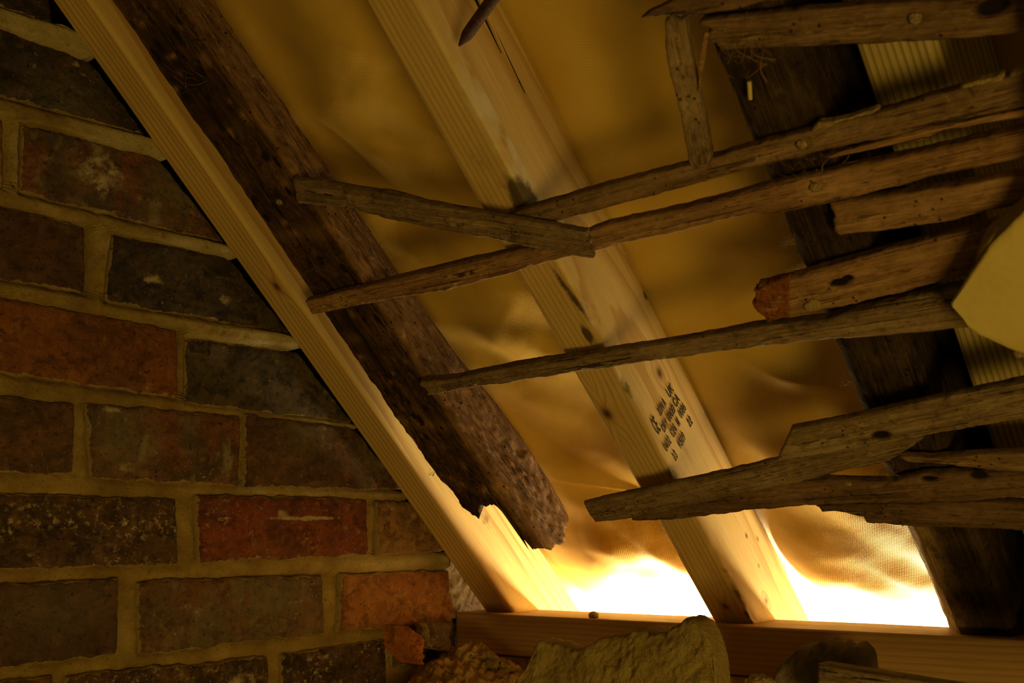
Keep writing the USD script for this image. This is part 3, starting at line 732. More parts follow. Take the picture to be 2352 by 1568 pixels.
# ------------------------------------------------------------------ rafters
# new rafter against the brick wall
t = Thing('rafter', 'new pale pine rafter running down beside the brick wall', 'rafter', ROOF, (-.814, .05, 0), group='new pine rafters')
kn = [((-.806, .763, 0), .006)]
v, f = beam(-.838, -.790, .06, 1.32, -.094, 0, radii=(.0015, .0015, .004, .003), shift=lambda P, N: N * (.0009 * fb(P, (60, 9, 60), 3, 41))[..., None])
km = sum(bell(np.linalg.norm((v - np.array(p)) / (r, 1.5 * r, r), axis=1), 0, 1) for p, r in kn)
for (s_, m_, r) in ((.256, -.046, .0030), (.236, -.052, .0045)):
    km = km + .5 * bell(np.hypot((v[:, 1] - s_) / 1.8, v[:, 2] - m_), 0, r) * (v[:, 0] > -.793)
stain_shade = .55 * bell(v[:, 1], .37, .02) * bell(v[:, 2], -.046, .008) * (v[:, 0] > -.793) + .25 * bell(v[:, 0], -.838, .004)
t.part('timber', (v, f), 'pine_by_wall', attrs=dict(ring=rings(v, (-.86, -.03), .0058, knots=kn, seed=4), mask=np.stack([km, stain_shade, 0 * km], 1)))
# old worm-eaten rafter
OE = np.array(mm_(POINTS['oldend'])); OE = OE[np.argsort(OE[:, 0])]
def old_end(x, m):
    under = np.interp(x, OE[:, 0], OE[:, 1])
    side = np.interp(m, [-.08, -.067, -.062, -.049, -.028, -.005, .010], [.41, .395, .361, .353, .350, .363, .381])
    w = np.clip((m + .03) / .03, 0, 1)
    hid = .51 + 0 * x
    left = under * w + hid * (1 - w)
    r = np.clip((x + .684) / .008, 0, 1)
    return left * (1 - r) + side * r + .012 * fb(np.stack([x * 190, m * 190, m * 0], -1), 1, 4, 51)
def old_shift(P, N):
    r = .008 * fb(P, (16, 5, 16), 3, 52) + .0055 * fb(P, (70, 26, 70), 4, 53) + .0022 * fb(P, (240, 120, 240), 2, 54)
    r = r - .006 * np.clip(fb(P, (60, 40, 60), 3, 56) - .14, 0, 1) * 8 * .25
    crk = -.005 * bell(P[..., 0] + .018 * fb(P * 0 + P[..., 1:2], (9, 9, 9), 3, 57), -.727, .0022) * (P[..., 2] > .002) * np.clip((P[..., 1] - .62) / .1, 0, 1)
    edge = np.exp(-((P[..., 1] - .43) / .12) ** 2)
    S = N * (r * (1 + 1.1 * edge) + crk)[..., None]
    thin = np.interp(P[..., 1], [.46, .60, .82, 1.03, 1.4], [1, .72, .50, .38, .33])     # the timber tapers in depth up the slope
    S[..., 2] += np.where(P[..., 2] < 0, P[..., 2] * (thin - 1), 0)
    return S
t = Thing('rafter', 'dark worm-eaten old rafter with a rotted, broken lower end', 'rafter', ROOF, (-.715, .37, 0), group='old dark rafters')
v, f = beam(-.757, -.672, .40, 1.36, -.082, .0075, ds=.0022, radii=(.004, .030, .006, .006), shift=old_shift, end=old_end)
side = np.clip((v[:, 0] + .682) / .006, 0, 1)  # side face is painted lighter than the underside, as the light falls
ghost = np.zeros(len(v))
for s_, w_ in ((.475, .010), (.565, .008), (.685, .009), (.81, .010), (.875, .009), (.93, .008)): ghost += bell(v[:, 1] + .12 * (v[:, 0] + .7), s_, w_) * (v[:, 2] > .0)
nz = fb(v, 30, 4, 58)
big = fb(v, 11, 3, 59)
pits = np.zeros(len(v))
rp = rngs(12)
for _ in range(46):
    px_, ps_ = rp.uniform(-.75, -.68), rp.uniform(.44, 1.05); a_ = rp.uniform(.0012, .0042)
    pits = np.maximum(pits, bell(np.hypot((v[:, 0] - px_) / a_, (v[:, 1] - ps_) / (a_ * rp.uniform(1.2, 2.6))), 0, 1) * (v[:, 2] > 0))
gap = bell(v[:, 0] + .018 * fb(v[:, [1, 1, 1]], 9, 3, 57), -.725, .0011) * (v[:, 2] > 0) * np.clip((v[:, 1] - .62) / .05, 0, 1)
pits = np.maximum(pits, gap)
chips = np.zeros(len(v))
for _ in range(34):
    px_, ps_ = rp.uniform(-.755, -.68), rp.uniform(.46, 1.05); a_ = rp.uniform(.002, .006)
    chips = np.maximum(chips, bell(np.hypot((v[:, 0] - px_) / a_, (v[:, 1] - ps_) / (a_ * rp.uniform(.4, 1.2))), 0, 1) * (v[:, 2] > 0))
dark = np.clip(.42 + 1.3 * nz + 1.2 * big, 0, 1) * (1 - side) * .85
dark = np.clip(dark + bell(v[:, 0] + .018 * fb(v[:, [1, 1, 1]], 9, 3, 57), -.727, .0024) * (v[:, 2] > 0) * (v[:, 1] > .6), 0, 1)
t.part('timber', (v, f), 'old_rafter_wood', attrs=dict(ring=rings(v, (-.70, -.12), .005, seed=5, wob=.01), mask=np.stack([pits, dark * (1 - chips), np.clip(ghost * (.5 + 1.4 * nz) * .9 + chips * .8 + side * (.28 + .6 * nz), 0, 1)], 1)))
# new centre rafter
t = centre = Thing('rafter', 'new pine rafter with a black ink stamp, crossing the middle of the roof', 'rafter', ROOF, (-.48, .05, 0), group='new pine rafters')
kn = [((-.492, .555, 0), .0075), ((-.457, .555, -.055), .0065), ((-.479, .288, 0), .005), ((-.457, .254, -.038), .0045)]
def cshift(P, N):
    dc = np.hypot(P[..., 0] + .457, P[..., 2])
    wane = (bell(P[..., 1], .66, .05) * .6 + bell(P[..., 1], .30, .09) + bell(P[..., 1], .47, .03) * .6 + bell(P[..., 1], .585, .02) * .7)
    wn = np.clip(.6 + 2.4 * fb(P, (90, 40, 90), 3, 62), 0, 2)
    return N * (.0008 * fb(P, (60, 8, 60), 3, 61))[..., None] - N * (wane * wn * .0042 * np.exp(-(dc / .006) ** 2))[..., None]
v, f = beam(-.503, -.457, .06, 1.32, -.094, 0, ds=.0022, radii=(.0015, .0015, .003, .0035), shift=cshift)
km = sum(bell(np.linalg.norm((v - np.array(p)) / (r, 1.35 * r, r), axis=1), 0, 1) for p, r in kn)
dc = np.hypot(v[:, 0] + .457, v[:, 2] * .9)
X_, S_, M_ = v.T
cor = np.exp(-(dc / .006) ** 2)
wide = np.exp(-(dc / .016) ** 2)
stain_shade = 1.0 * bell(S_, .782, .020) * wide + .3 * bell(S_, .80, .02) * np.exp(-((X_ + .462) / .004) ** 2) * (M_ > -.01) + .85 * bell(S_, .690, .035) * np.exp(-((X_ + .463 + .12 * (S_ - .69)) / .0035) ** 2) * (M_ > -.02)
stain_shade = stain_shade + 1.1 * bell(S_, .644, .012) * np.exp(-((X_ + .468) / .005) ** 2) * (M_ > -.01) + .7 * bell(S_, .585, .02) * cor + .75 * cor * (bell(S_, .29, .08) + bell(S_, .47, .025))
stain_shade = stain_shade + .35 * bell(S_, .835, .035) * np.exp(-((X_ + .478) / .014) ** 2) * (M_ > -.01)  # soft lath shadow painted into the underside
for (s_, m_, w_) in ((.62, -.092, .004), (.55, -.092, .004), (.47, -.092, .004), (.36, -.090, .006), (.31, -.075, .005), (.41, -.052, .004), (.33, -.06, .003), (.29, -.055, .003)):
    stain_shade = stain_shade + .6 * bell(S_, s_, w_ * 1.7) * bell(M_, m_, w_) * (X_ > -.46)
pal = bell(S_, .845, .065) * np.exp(-((X_ + .455 + .05 * (S_ - .84)) / .007) ** 2) * (M_ > -.02) + .8 * bell(S_, .80, .05) * bell(M_, -.006, .014) * (X_ > -.46) + .5 * bell(S_, .585, .03) * cor
t.part('timber', (v, f), 'pine_centre', attrs=dict(ring=rings(v, (-.60, -.040), .0052, knots=kn, seed=7, wob=.016), mask=np.stack([km, np.clip(stain_shade, 0, 1), np.clip(pal, 0, 1)], 1)))
STAMP = [('CE', .0185, .519, .017, .0075), ('1DN A', .0, .5275, .0085, .017), ('UK', .0, .5275, .0095, .0115), ('DRY', 0, .5125, .0085, .0115), ('GRADED', 0, .5125, .0085, .0175), ('CA', 0, .5135, .0095, .0115),
         ('0402', 0, .498, .009, .0135), ('C24', 0, .498, .0095, .011), ('M', 0, .498, .0095, .004), ('0086', 0, .500, .009, .0145), ('13', 0, .481, .009, .0065), ('K509', 0, .482, .009, .0145), ('22', 0, .483, .009, .0075)]
START = [.0075, .0245, .0505, .018, .0325, .0525, .0070, .0265, .0425, .0520, .0125, .0290, .0585]
for (txt, _, s_, h_, w_), m_ in zip(STAMP, START):
    tm = meshkit.text_mesh(txt, h_, .00025, bold=True)
    tv = np.array(tm.vertices); ext = tv[:, 0].max() - tv[:, 0].min()
    tv[:, 0] = (tv[:, 0] - tv[:, 0].min()) * w_ / ext
    tv = np.stack([-.4566 + tv[:, 2], s_ + tv[:, 1], -(m_ + tv[:, 0])], 1)
    t.part('stamp_text', (tv, np.array(tm.faces)), 'ink', smooth=False)
# split sliver lifting from the side of the centre rafter
sl = np.linspace(0, 1, 60)[:, None]
def sliver(sa, sb, ma, mb, wa, lift, seed):
    s = sa + (sb - sa) * sl; mc = ma + (mb - ma) * sl; w = wa * (1 - sl) ** .7 + .0004
    x = -.457 + lift * (1 - sl) ** 1.5 + .0003
    g = np.linspace(-.5, .5, 6)[None]
    fr = np.stack([x + .0009 * (1 - (2 * g) ** 2), s + 0 * g, mc + w * g], -1)
    bk = fr.copy(); bk[..., 0] -= .0022 * (1 - sl) + .0006
    return close_grid(fr, bk, 1)
v, f = sliver(.985, .858, -.0690, -.0648, .0042, .0060, 1)
t.part('splinter', (v, f), 'pine_centre', attrs=dict(ring=rings(v, (-.475, -.135), .004, seed=7), mask=np.zeros((len(v), 3))))
def gash(sa, sb, ma, mb, w0):  # thin black strip on the face, painting the shade of a split
    tt = np.linspace(0, 1, 40)[:, None]
    prof = w0 * np.minimum(1, tt * 6) * (1 - tt) ** .8 + .0001
    return close_grid(*[np.stack([np.full((40, 5), xx), sa + (sb - sa) * tt + np.zeros((1, 5)), ma + (mb - ma) * tt + prof * np.linspace(-1, 1, 5)[None]], -1) for xx in (-.4563, -.4576)], 1)
t.part('crack', gash(.94, .846, -.0690, -.0662, .0019), 'soot_shade', smooth=False, label='black strip put in as the shade of the crack beside the lifted splinter')
t.part('crack', gash(.96, .884, -.0655, -.0622, .0016), 'soot_shade', smooth=False, label='black strip put in as the shade under the lifted splinter')
# old rafter at the right
t = Thing('rafter', 'blackened old rafter carrying the broken laths at the right', 'rafter', ROOF, (-.232, .05, 0), group='old dark rafters')
def kshift(P, N):
    r = .006 * fb(P, (16, 5, 16), 3, 72) + .0042 * fb(P, (80, 30, 80), 4, 73) + .0016 * fb(P, (240, 120, 240), 2, 74)
    S = N * r[..., None]
    w = np.clip((.47 - P[..., 1]) / .08, 0, 1)                            # waney left corner towards the foot
    xm = -.262 - .015 * w + np.maximum(0, P[..., 2] + .035) * .65 * w
    left = P[..., 0] < -.235
    S[..., 0] += np.where(left, np.maximum(xm, P[..., 0] - .015 * w) - P[..., 0], 0) * w
    return S
v, f = beam(-.262, -.207, .06, 1.36, -.082, .0045, ds=.0024, radii=(.004, .004, .005, .015), shift=kshift)
ghost = np.zeros(len(v))
for s_, w_ in ((.30, .009), (.345, .009), (.40, .011), (.475, .009), (.59, .010), (.80, .012), (.84, .01), (.90, .01)): ghost += bell(v[:, 1] + .05 * (v[:, 0] + .23), s_, w_) * (v[:, 2] > 0)
nz = fb(v, 32, 4, 75)
wane_lit = np.clip(1 - (v[:, 0] - (-.277 + np.maximum(0, v[:, 2] + .035) * .65)) / .010, 0, 1) * (v[:, 2] > -.06) * np.clip((.47 - v[:, 1]) / .08, 0, 1)  # pale colour paints the lit look of the waney corner
t.part('timber', (v, f), 'old_rafter_dark', attrs=dict(ring=rings(v, (-.23, -.12), .005, seed=8, wob=.01), mask=np.stack([0 * nz, np.clip(.3 + 1.5 * nz, 0, 1) * .8 * (1 - wane_lit), np.clip(ghost * (.3 + .9 * nz) * .35 + wane_lit * 1.6, 0, 1)], 1)))
v, f = beam(-.2075, -.1905, .06, 1.34, -.075, -.055, ds=.006, shift=lambda P, N: N * (.002 * fb(P, (60, 20, 60), 3, 77))[..., None])  # filler added between the rafters so the gap shows black
t.part('gap_filler', (v, f), 'soot_shade', label='black filler added to keep the gap beside the next rafter dark')
# new rafter beside it
t = Thing('rafter', 'ridged new pine rafter in shadow behind the laths at the right', 'rafter', ROOF, (-.165, .05, -.04), group='new pine rafters')
v, f = beam(-.188, -.142, .06, 1.32, -.20, -.038, ds=.0028, radii=(.002, .002, .004, .003), shift=lambda P, N: N * (.0008 * fb(P, (200, 6, 200), 3, 81))[..., None])
t.part('timber', (v, f), 'pine_right', attrs=dict(ring=rings(v, (-.165, -.30), .0016, seed=9, wob=.001) * 0 + (v[:, 0] + v[:, 2] * .3) / .0045 + .3 * fb(v[:, [1, 1, 1]], 3, 2, 3), mask=np.zeros((len(v), 3))))

# ------------------------------------------------------------------ the wall plate at the eaves
pd = np.array([.668, -.015, .0180]); pd /= np.linalg.norm(pd)
pe = np.array([-pd[1], pd[0], 0]); pe /= np.linalg.norm(pe)
PL = (np.array([pd, pe, np.cross(pd, pe)]), np.array([-.8642, .915, 1.3353]))
t = Thing('wall_plate', 'new pine wall plate lying level under the feet of the rafters', 'timber plate', PL, (0, 0, 0))
def beam_x(x0, x1, y0, y1, z0, z1, seed, ds=.003, rough=.0008):
    v, f = beam(y0, y1, x0, x1, z0, z1, ds, (.002,) * 4, lambda P, N: N * (rough * fb(P, (70, 8, 70), 3, seed))[..., None])
    v = v[:, [1, 0, 2]]
    return v, f[:, ::-1]
v, f = beam_x(.002, 1.25, 0, .084, -.048, 0, 101)
k2 = [((.52, 0, -.02), .005)]
t.part('timber', (v, f), 'pine_plate', attrs=dict(ring=rings(v, (.05, -.11), .005, axis=0, seed=11, wob=.01), mask=np.stack([0 * v[:, 0], .25 * bell(v[:, 2], -.048, .006) + .0 * v[:, 0], 0 * v[:, 0]], 1)))
t = Thing('timber_packer', 'darker timber board bedded directly beneath the wall plate', 'board', PL, (0, 0, -.05))
v, f = beam_x(.06, 1.25, .003, .040, -.135, -.0495, 103)
t.part('timber', (v, f), 'pine_plate', attrs=dict(ring=rings(v, (.2, -.2), .006, axis=0, seed=12, wob=.01), mask=np.stack([0 * v[:, 0], .35 + 0 * v[:, 0], 0 * v[:, 0]], 1)))
crumb = Thing('mortar_crumb', 'small mortar crumb sitting on the lit edge of the wall plate', 'crumb', PL, (.215, .010, 0))
v, f = blob((.215, .010, .003), (.006, .005, .0042), 4, rough=.25); crumb.part('lump', (v, f), 'plaster_crumb')

# ------------------------------------------------------------------ laths
def lath(key, label, mat, thick=.0090, jag=(.002, 0), seed=0, dents=(), nail=None, group='old riven laths', ext=.05, **kw):
    m, top, bot = LATHS[key]; top, bot = mm_(top), mm_(bot)
    if top[-1][0] > -.13:                                                # runs on behind the plaster
        e_ = np.array(top[-1]) + bot[-1] - np.array(top[-3]) - bot[-3]; e_ = e_ / np.linalg.norm(e_) * ext
        top, bot = top + [tuple(np.array(top[-1]) + e_)], bot + [tuple(np.array(bot[-1]) + e_)]
    at = np.array([(top[0][0] + bot[0][0]) / 2, (top[0][1] + bot[0][1]) / 2, m])
    d_ = np.array([top[-1][0] + bot[-1][0], top[-1][1] + bot[-1][1]]) / 2 - at[:2]; d_ /= np.linalg.norm(d_)
    M3 = np.array([[d_[0], d_[1], 0], [-d_[1], d_[0], 0], [0, 0, 1]])
    t = Thing('lath', label, 'lath', (M3 @ ROOF[0], ROOF[1] + at @ ROOF[0]), group=group)
    t.turn = lambda v: (np.asarray(v) - at) @ M3.T
    v, f, e = slab(top, bot, m, thick, jag=jag, seed=seed, dents=dents, **{**dict(rough=.0018, edge_rough=.0014, nv=22, step=.0016), **kw})
    st_ = np.clip(.25 + 1.5 * fb(v, (30, 60, 30), 4, seed + 9), 0, 1) * .5 + .25 * e
    k = np.zeros(len(v))
    for (cx, cy, rx, ry, dz) in dents:
        if dz > .0015: k = np.maximum(k, bell(np.hypot((v[:, 0] - cx) / rx, (v[:, 1] - cy) / ry), 0, .9))
    pl = np.clip(.1 + 1.6 * fb(v, (14, 50, 14), 3, seed + 10), 0, 1)
    t.part('strip', (v, f), mat, attrs=dict(ring=rings(t.turn(v), (.01, -.06 - .0003 * (seed - 200)), .0024, axis=0, seed=seed, wob=.004), mask=np.stack([k, st_, pl], 1)))
    if nail is not None:
        for (nx_, ns_, r) in nail:
            b = blob((nx_, ns_, m + .0002), (r, r, .0022), seed + 3, rough=.2)
            t.part('nail', b, 'nail_crust', label='crusted nail head')
    return t, m


pt = lambda k: (POINTS[k][0] / 1000, POINTS[k][1] / 1000)
n = pt('nailA'); h = pt('holeA')
lath('A_top_wide', 'widest lath, high at the right with a crusted nail and cobwebs', 'lath_brown', .008, (.006, 0), 201, dents=[(n[0] - .004, n[1], .010, .006, .0012), (h[0], h[1], .010, .006, .0022)], nail=[(*n, .0034)], nv=26)
lath('B_top_cut', 'dark lath with a splintered orange tip, topmost of all', 'lath_dark', .006, (.006, 0), 202)
n = pt('nailC')
t, m = lath('C_long_upper', 'brown lath splitting into a thin strip, pale plaster nibs along its upper edge', 'lath_brown', 0.0090, (.001, 0), 203, dents=[(*n, .0055, .0045, .0012)], nail=[(*n, .0036)])
mS, tp, bt = LATHS['C_split']
v, f, e = slab(mm_(tp), mm_(bt), .0168, .005, nv=8, rough=.001, seed=204)
t.part('split_strip', (v, f), 'lath_warm', attrs=dict(ring=rings(v, (.7, -.05), .002, axis=0, seed=4), mask=np.zeros((len(v), 3))), label='thin strip split off along the lower edge')
import shapely
for i, nb in enumerate(('nib1', 'nib2', 'nib3')):
    ol = mm_(POINTS[nb][1]); k = 5 if nb == 'nib1' else 4
    v, f, e = slab(ol[:k], ol[:k - 1:-1] if k == 4 else [ol[0]] + ol[:4:-1], .0145, .007, step=.0012, nv=8, edge=.0018, rough=.0022, edge_rough=.0016, seed=210 + i, grain=(200, 200))
    t.part('plaster_nib', (v, f), 'plaster_crumb', label='pale plaster nib clinging to the edge')
n = pt('nailD')
lath('D_long_mid', 'longest lath, straight across from the old rafter to the right edge', 'lath_warm', 0.0090, (.002, 0), 205, dents=[(*n, .0055, .0045, .0014)], nail=[(n[0] - .0008, n[1], .0034)])
n = pt('nailE')
lath('E_slipped', 'slipped lath sloping down across two other laths, broken orange tip', 'lath_grey', .0072, (.001, .003), 206, nail=[(n[0] - .003, n[1] + .002, .0030)], tilt=(-.009, 0))
lath('F_low_long', 'slender lath lower down, its ragged left end on the old broken rafter', 'lath_grey', 0.0090, (.004, 0), 207)
n = pt('knotG'); nb = pt('nibG')
t, m = lath('G_rot_end', 'lath with a crumbling orange rotten end and a dark knot hole', 'lath_warm', 0.0090, (.001, 0), 208, dents=[(*n, .0075, .0038, .004), (n[0] + .007, n[1] + .003, .004, .003, .003)])
ol = mm_(POINTS['rot'][1])
v, f, e = slab([ol[0], ol[1]], [ol[5], ol[4], (ol[3][0] + .001, ol[3][1])], .0180, .008, step=.0008, nv=44, edge=.002, rough=.0028, edge_rough=.002, jag=(.006, .002), seed=230, grain=(180, 260))
t.part('rotten_end', (v, f), 'rotten_wood', label='orange crumbling rotten wood')
b = blob((nb[0], nb[1], .0180), (.007, .0045, .0022), 61, rough=.3); t.part('plaster_nib', b, 'plaster_crumb', label='pale plaster nib')
lath('H_short', 'short lath snapped off ragged just left of the old right-hand rafter', 'lath_warm', 0.0090, (.0028, 0), 209)
n = pt('knotI')
lath('I_pale_low', 'pale dusty lath with a dark knot, tapering over the bowed lath', 'lath_dusty', .0072, (.001, 0), 210, dents=[(*n, .008, .0040, .0025)], nv=26, ext=.03)
lath('J_bowed', 'bowed grey lath reaching furthest left of the low laths', 'lath_grey', .0050, (.002, .003), 211)
n = pt('knotK'); n2 = pt('knotK2'); nb = pt('nibK')
t, m = lath('K_under', 'dark bent lath tucked beneath the bowed lath, two knot holes', 'lath_dark', .0068, (.001, 0), 212, dents=[(*n, .007, .003, .0025), (*n2, .007, .005, .0018)])
b = blob((nb[0], nb[1], .0150), (.003, .0022, .0016), 63, rough=.4); t.part('plaster_nib', b, 'plaster_crumb', label='pale plaster speck')
lath('L_bottom', 'lowest lath, dark with a stepped ragged left end', 'lath_dark', .007, (.005, 0), 213)
lath('M_split_thin', 'thin splintering lath at the right, under the pale dusty one', 'lath_brown', .007, (.002, 0), 214)
t, m = lath('V_hanging', 'short broken lath hanging upright from the widest lath', 'lath_grey', .006, (.003, .003), 215, group='broken lath pieces')
mS, tp, bt = LATHS['V_sliver']
v, f, e = slab(mm_(tp), mm_(bt), .024, .0015, nv=6, step=.0015, edge=.0006, rough=.0006, edge_rough=.0005, seed=216)
s_ = Thing('wood_sliver', 'thin reddish wood sliver hanging beside the upright broken lath', 'splinter', ROOF, (-.262, .85, .024))
s_.part('strip', (v, f), 'lath_warm', attrs=dict(ring=v[:, 0] / .002, mask=np.zeros((len(v), 3))))

# rusty nail through the top of the centre rafter
p0, p1 = [np.array(p) / 1000 for p in POINTS['nailtip']]
t = Thing('cut_nail', 'thick rusty nail jutting from the split top of the stamped rafter', 'nail', PLAIN, p0)
v, f = tube([p0 + (p0 - p1) * .5, p0, p0 + (p1 - p0) * .55, p0 + (p1 - p0) * .7, p1], .0047, .0047, 8)
k = np.repeat(np.array([1, 1, 1, .95, .22]), 8)
cen = np.repeat(np.array([p0 + (p0 - p1) * .5, p0, p0 + (p1 - p0) * .55, p0 + (p1 - p0) * .7, p1]), 8, 0)
v[:40] = cen + (v[:40] - cen) * k[:, None]
t.part('shank', (v, f), 'rust', smooth=50)

# ------------------------------------------------------------------ plaster sheet at the right
m, ol = POINTS['plaster']; ol = mm_(ol)
t = Thing('plaster_sheet', 'smooth cream ceiling plaster with a broken pointed edge', 'plaster', ROOF, (-.1, .65, .04))
top = ol[:6] + [(-.082, .740), (-.076, .80), (-.066, .9), (-.055, 1.0), (.45, 1.0)]
bot = [ol[0]] + ol[:9:-1] + [(-.085, .597), (-.045, .585), (-.03, .46), (.45, .40)]
v, f, e = slab(top, bot, .045, .004, step=.0022, nv=90, edge=.0012, rough=.0006, edge_rough=.0016, seed=301, grain=(20, 20))
t.part('skim_coat', (v, f), 'plaster_smooth')
bk = mm_(POINTS['plaster_back'][1])
top = [bk[0], bk[1], bk[2], bk[3], bk[4], bk[5], (-.088, .740), (-.080, .80), (-.070, .9), (-.059, 1.0), (.45, 1.0)]
bot = [(bk[0][0] + .002, bk[0][1] - .004), (-.147, .636), (-.128, .617), (-.108, .607), (-.080, .602), (-.040, .59), (-.025, .46), (.45, .40)]
v, f, e = slab(top, bot, .041, .019, step=.0022, nv=70, edge=.004, rough=.003, edge_rough=.005, seed=302, grain=(120, 120))
t.part('coarse_coat', (v, f), 'plaster_rough', label='coarse brown backing plaster in the broken edge')
b = blob((-.131, .604, .036), (.004, .004, .004), 71, rough=.3); t.part('plaster_nib', b, 'plaster_crumb')

# ------------------------------------------------------------------ broken stuff along the bottom
hp = {k: mm_(q) for k, q in HEAP.items()}
t = Thing('plaster_chunk', 'large slab of broken haired plaster standing before the wall plate', 'plaster', PLAIN, (-.5, .75, 1.2))
ol = [(-.623, 1.285)] + hp['chunk'] + [(-.384, 1.28)]
ol = [(x - .011 * min(1, max(0, (x + .50) / .10)), z) for x, z in ol]
v, f = column_heap(ol, 1.252, .74, .764, 311, .0055, round_=.0045); t.part('slab', (v, f), 'plaster_rough')
t = Thing('fibre_lump', 'matted brown lump of hair and plaster in front of the plate', 'debris', PLAIN, (-.335, .8, 1.2))
v, f = column_heap([(-.392, 1.29)] + hp['lump'][:-1] + [(-.296, 1.30)], 1.25, .79, .84, 313, .010, .0018, .014); t.part('tuft', (v, f), 'fibre')
v, f = blob((-.376, .778, 1.308), (.012, .012, .013), 74, 4, .4)
t = Thing('mortar_lump', 'small crumbly mortar lump left of the matted brown lump', 'debris', PLAIN, (-.376, .778, 1.3)); t.part('lump', (v, f), 'plaster_crumb')
t = Thing('board', 'dark board with a pale lit upper edge in the bottom right corner', 'board', PLAIN, (-.31, .73, 1.33))
bd = np.array([.147, 0, -.003]); bd /= np.linalg.norm(bd)
v, f = beam_x(0, .42, -.0, .022, -.05, 0, 321)
ax = np.array([(.98), (-.08), (-.045)]); ax /= np.linalg.norm(ax); ay = np.cross([0, 0, 1.], ax); ay /= np.linalg.norm(ay); az = np.cross(ax, ay)
v2 = np.array([-.311, .742, 1.341]) + v[:, :1] * ax + v[:, 1:2] * ay + v[:, 2:] * az
t.part('timber', (v2, f), 'lath_dusty', attrs=dict(ring=v[:, 1] / .003, mask=np.stack([0 * v[:, 0], .3 + 0 * v[:, 0], 0 * v[:, 0]], 1)))
# rubble bed on the eaves wall, and the pieces lying on it
t = Thing('rubble_bed', 'crumbled mortar and brick rubble heaped below the wall plate', 'rubble', PLAIN, (-.6, .8, 1.2), kind='stuff')
gx, gy = np.meshgrid(np.linspace(-.86, .3, 560), np.linspace(.70, .900, 130), indexing='ij')
q = np.stack([gx, gy, gx * 0], -1)
hz = 1.266 + .45 * (gy - .85) + .03 * np.exp(-((gx + .80) / .06) ** 2) * (gy > .6) + -.006 + .014 * fb(q, (26, 26, 1), 3, 330) + .024 * np.abs(fb(q, (60, 60, 1), 3, 331)) + .014 * fb(q, (150, 150, 1), 3, 332) + .006 * fb(q, (420, 420, 1), 2, 333)
hz = hz - .06 * np.clip((gx + .58) / .2, 0, 1) - 1.6 * np.clip(gy - .878, 0, 1)
fr = np.stack([gx, gy, hz], -1); bk = fr.copy(); bk[..., 2] = np.minimum(1.15, hz - .03)
v, f = close_grid(fr, bk, 1); t.part('rubble', (v, f), 'rubble')
for i, ((x, z), r, lb) in enumerate(zip(hp['crumbs'], (.011, .012, .010, .009, .008, .007), ('highest mortar lump on the rubble heap, close under the wall plate', 'large crumbly mortar lump in the middle of the rubble heap', 'mortar lump at the right end of the rubble heap, beside the plaster slab', 'mortar lump right of the orange brick fragment', 'small mortar lump at the foot of the orange brick fragment', 'small mortar lump low in front of the rubble heap'))):
    t = Thing('mortar_lump', lb, 'debris', PLAIN, (x, .868, z - .004))
    v, f = blob((x, .868, z - .004), (r * 1.3, r, r * .8), 340 + i, 4, .7); t.part('lump', (v, f), 'plaster_crumb')
t = Thing('brick_fragment', 'broken orange brick fragment wedged by the end of the wall', 'brick', PLAIN, (-.81, .81, 1.3))
og = hp['orange']
v, f, e = slab([og[0], og[1]], [og[4], og[3]], (.042), .05, nv=30, step=.0012, edge=.0025, rough=.009, seed=351, grain=(60, 60))
v = np.stack([WALLX + v[:, 2], v[:, 0], v[:, 1]], 1); t.part('lump', (v, f), 'brick_raw', attrs=dict(mask=np.stack([e * .5, e * 0, e * 0], 1)))
t = Thing('brick_fragment', 'rounded grey brick end under the orange brick, touching the wall plate', 'brick', PLAIN, (-.83, .85, 1.3))
gq = hp['grey']
v, f, e = slab([gq[0], gq[1]], [gq[4], gq[3]], .03, .05, nv=20, edge=.006, rough=.007, step=.0012, seed=352, grain=(60, 60))
v = np.stack([WALLX + v[:, 2], v[:, 0], v[:, 1]], 1); t.part('lump', (v, f), 'brick_mixed', attrs=dict(mask=np.stack([e * .8, e * 0, e * 0], 1)))

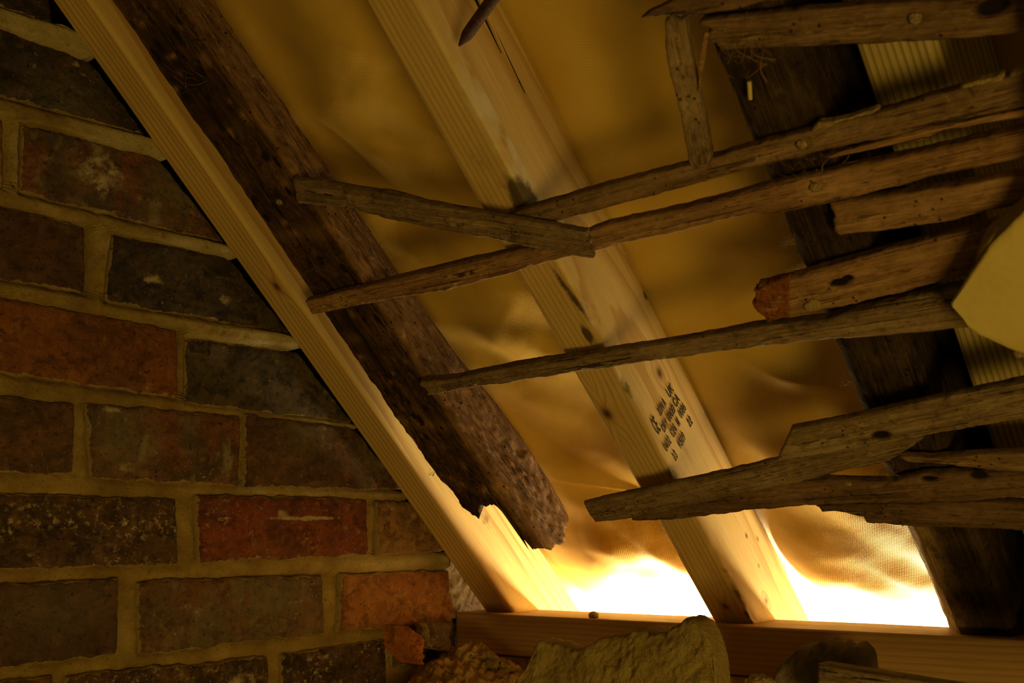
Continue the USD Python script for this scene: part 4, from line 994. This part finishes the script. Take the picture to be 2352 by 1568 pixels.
# dry stalks and cobweb threads
def strands(label, spots, seed):
    r = rngs(seed); parts = []
    for (x, s, m, spread, L, count, rad) in spots:
        for _ in range(count):
            p = np.array([x, s, m]) + r.normal(0, 1, 3) * (spread, spread * .7, .0012)
            d = r.normal(0, 1, 3) * (1, 1, .22); d /= np.linalg.norm(d)
            b = r.normal(0, .5, 3) * (1, 1, .3); l = L * r.uniform(.25, 1.1)
            tt = np.linspace(-.5, .5, 7)[:, None]
            parts.append(tube(p + d * tt * l + b * (tt ** 2) * l, rad * r.uniform(.4, 1.1), rad * .3, 4))
    t = Thing('dry_stalks', label, 'straw', ROOF, (spots[0][0], spots[0][1], spots[0][2]), kind='stuff')
    v, f = join(parts); t.part('strands', (v, f), 'straw')
strands('dry stalks and cobweb caught above the longest lath on the old broken rafter', [(-.72, .775, .0135, .010, .022, 16, .00028), (-.70, .80, .013, .016, .012, 14, .0002)], 1)
strands('dry stalks high up on the old broken rafter', [(-.72, .985, .0135, .010, .022, 10, .0003)], 4)
strands('splintered fibres along the rotted end of the old broken rafter', [(-.664, .45, -.012, .010, .010, 60, .00022), (-.664, .43, -.03, .012, .010, 40, .00022), (-.754, .50, .010, .003, .007, 12, .0003)], 5)
strands('fluff and dark stalks around the left end of the widest lath', [(-.235, .845, .0205, .010, .013, 40, .00022), (-.225, .835, .0205, .006, .02, 6, .0006)], 2)
strands('stalks and fluff between the second and third lath on the old right-hand rafter', [(-.225, .757, .0125, .012, .009, 30, .00022), (-.205, .756, .0125, .006, .014, 3, .0006)], 6)
strands('fluff hanging at the left edge of the old right-hand rafter beside the bowed laths', [(-.255, .482, .012, .004, .009, 60, .00028), (-.259, .42, .006, .003, .007, 40, .0003)], 3)
strands('frayed fibres at the left edge of the old right-hand rafter under the snapped lath', [(-.260, .70, .006, .003, .008, 30, .00025), (-.260, .57, .006, .003, .007, 24, .00025)], 7)
t = Thing('match_stub', 'short pale wooden stub stuck to the old right-hand rafter', 'splinter', ROOF, (-.244, .8165, .009))
v, f = tube([(-.2415, .8225, .0115), (-.245, .811, .0120)], .0014, .0014, 8); t.part('stick', (v, f), 'plaster_smooth', smooth=40)
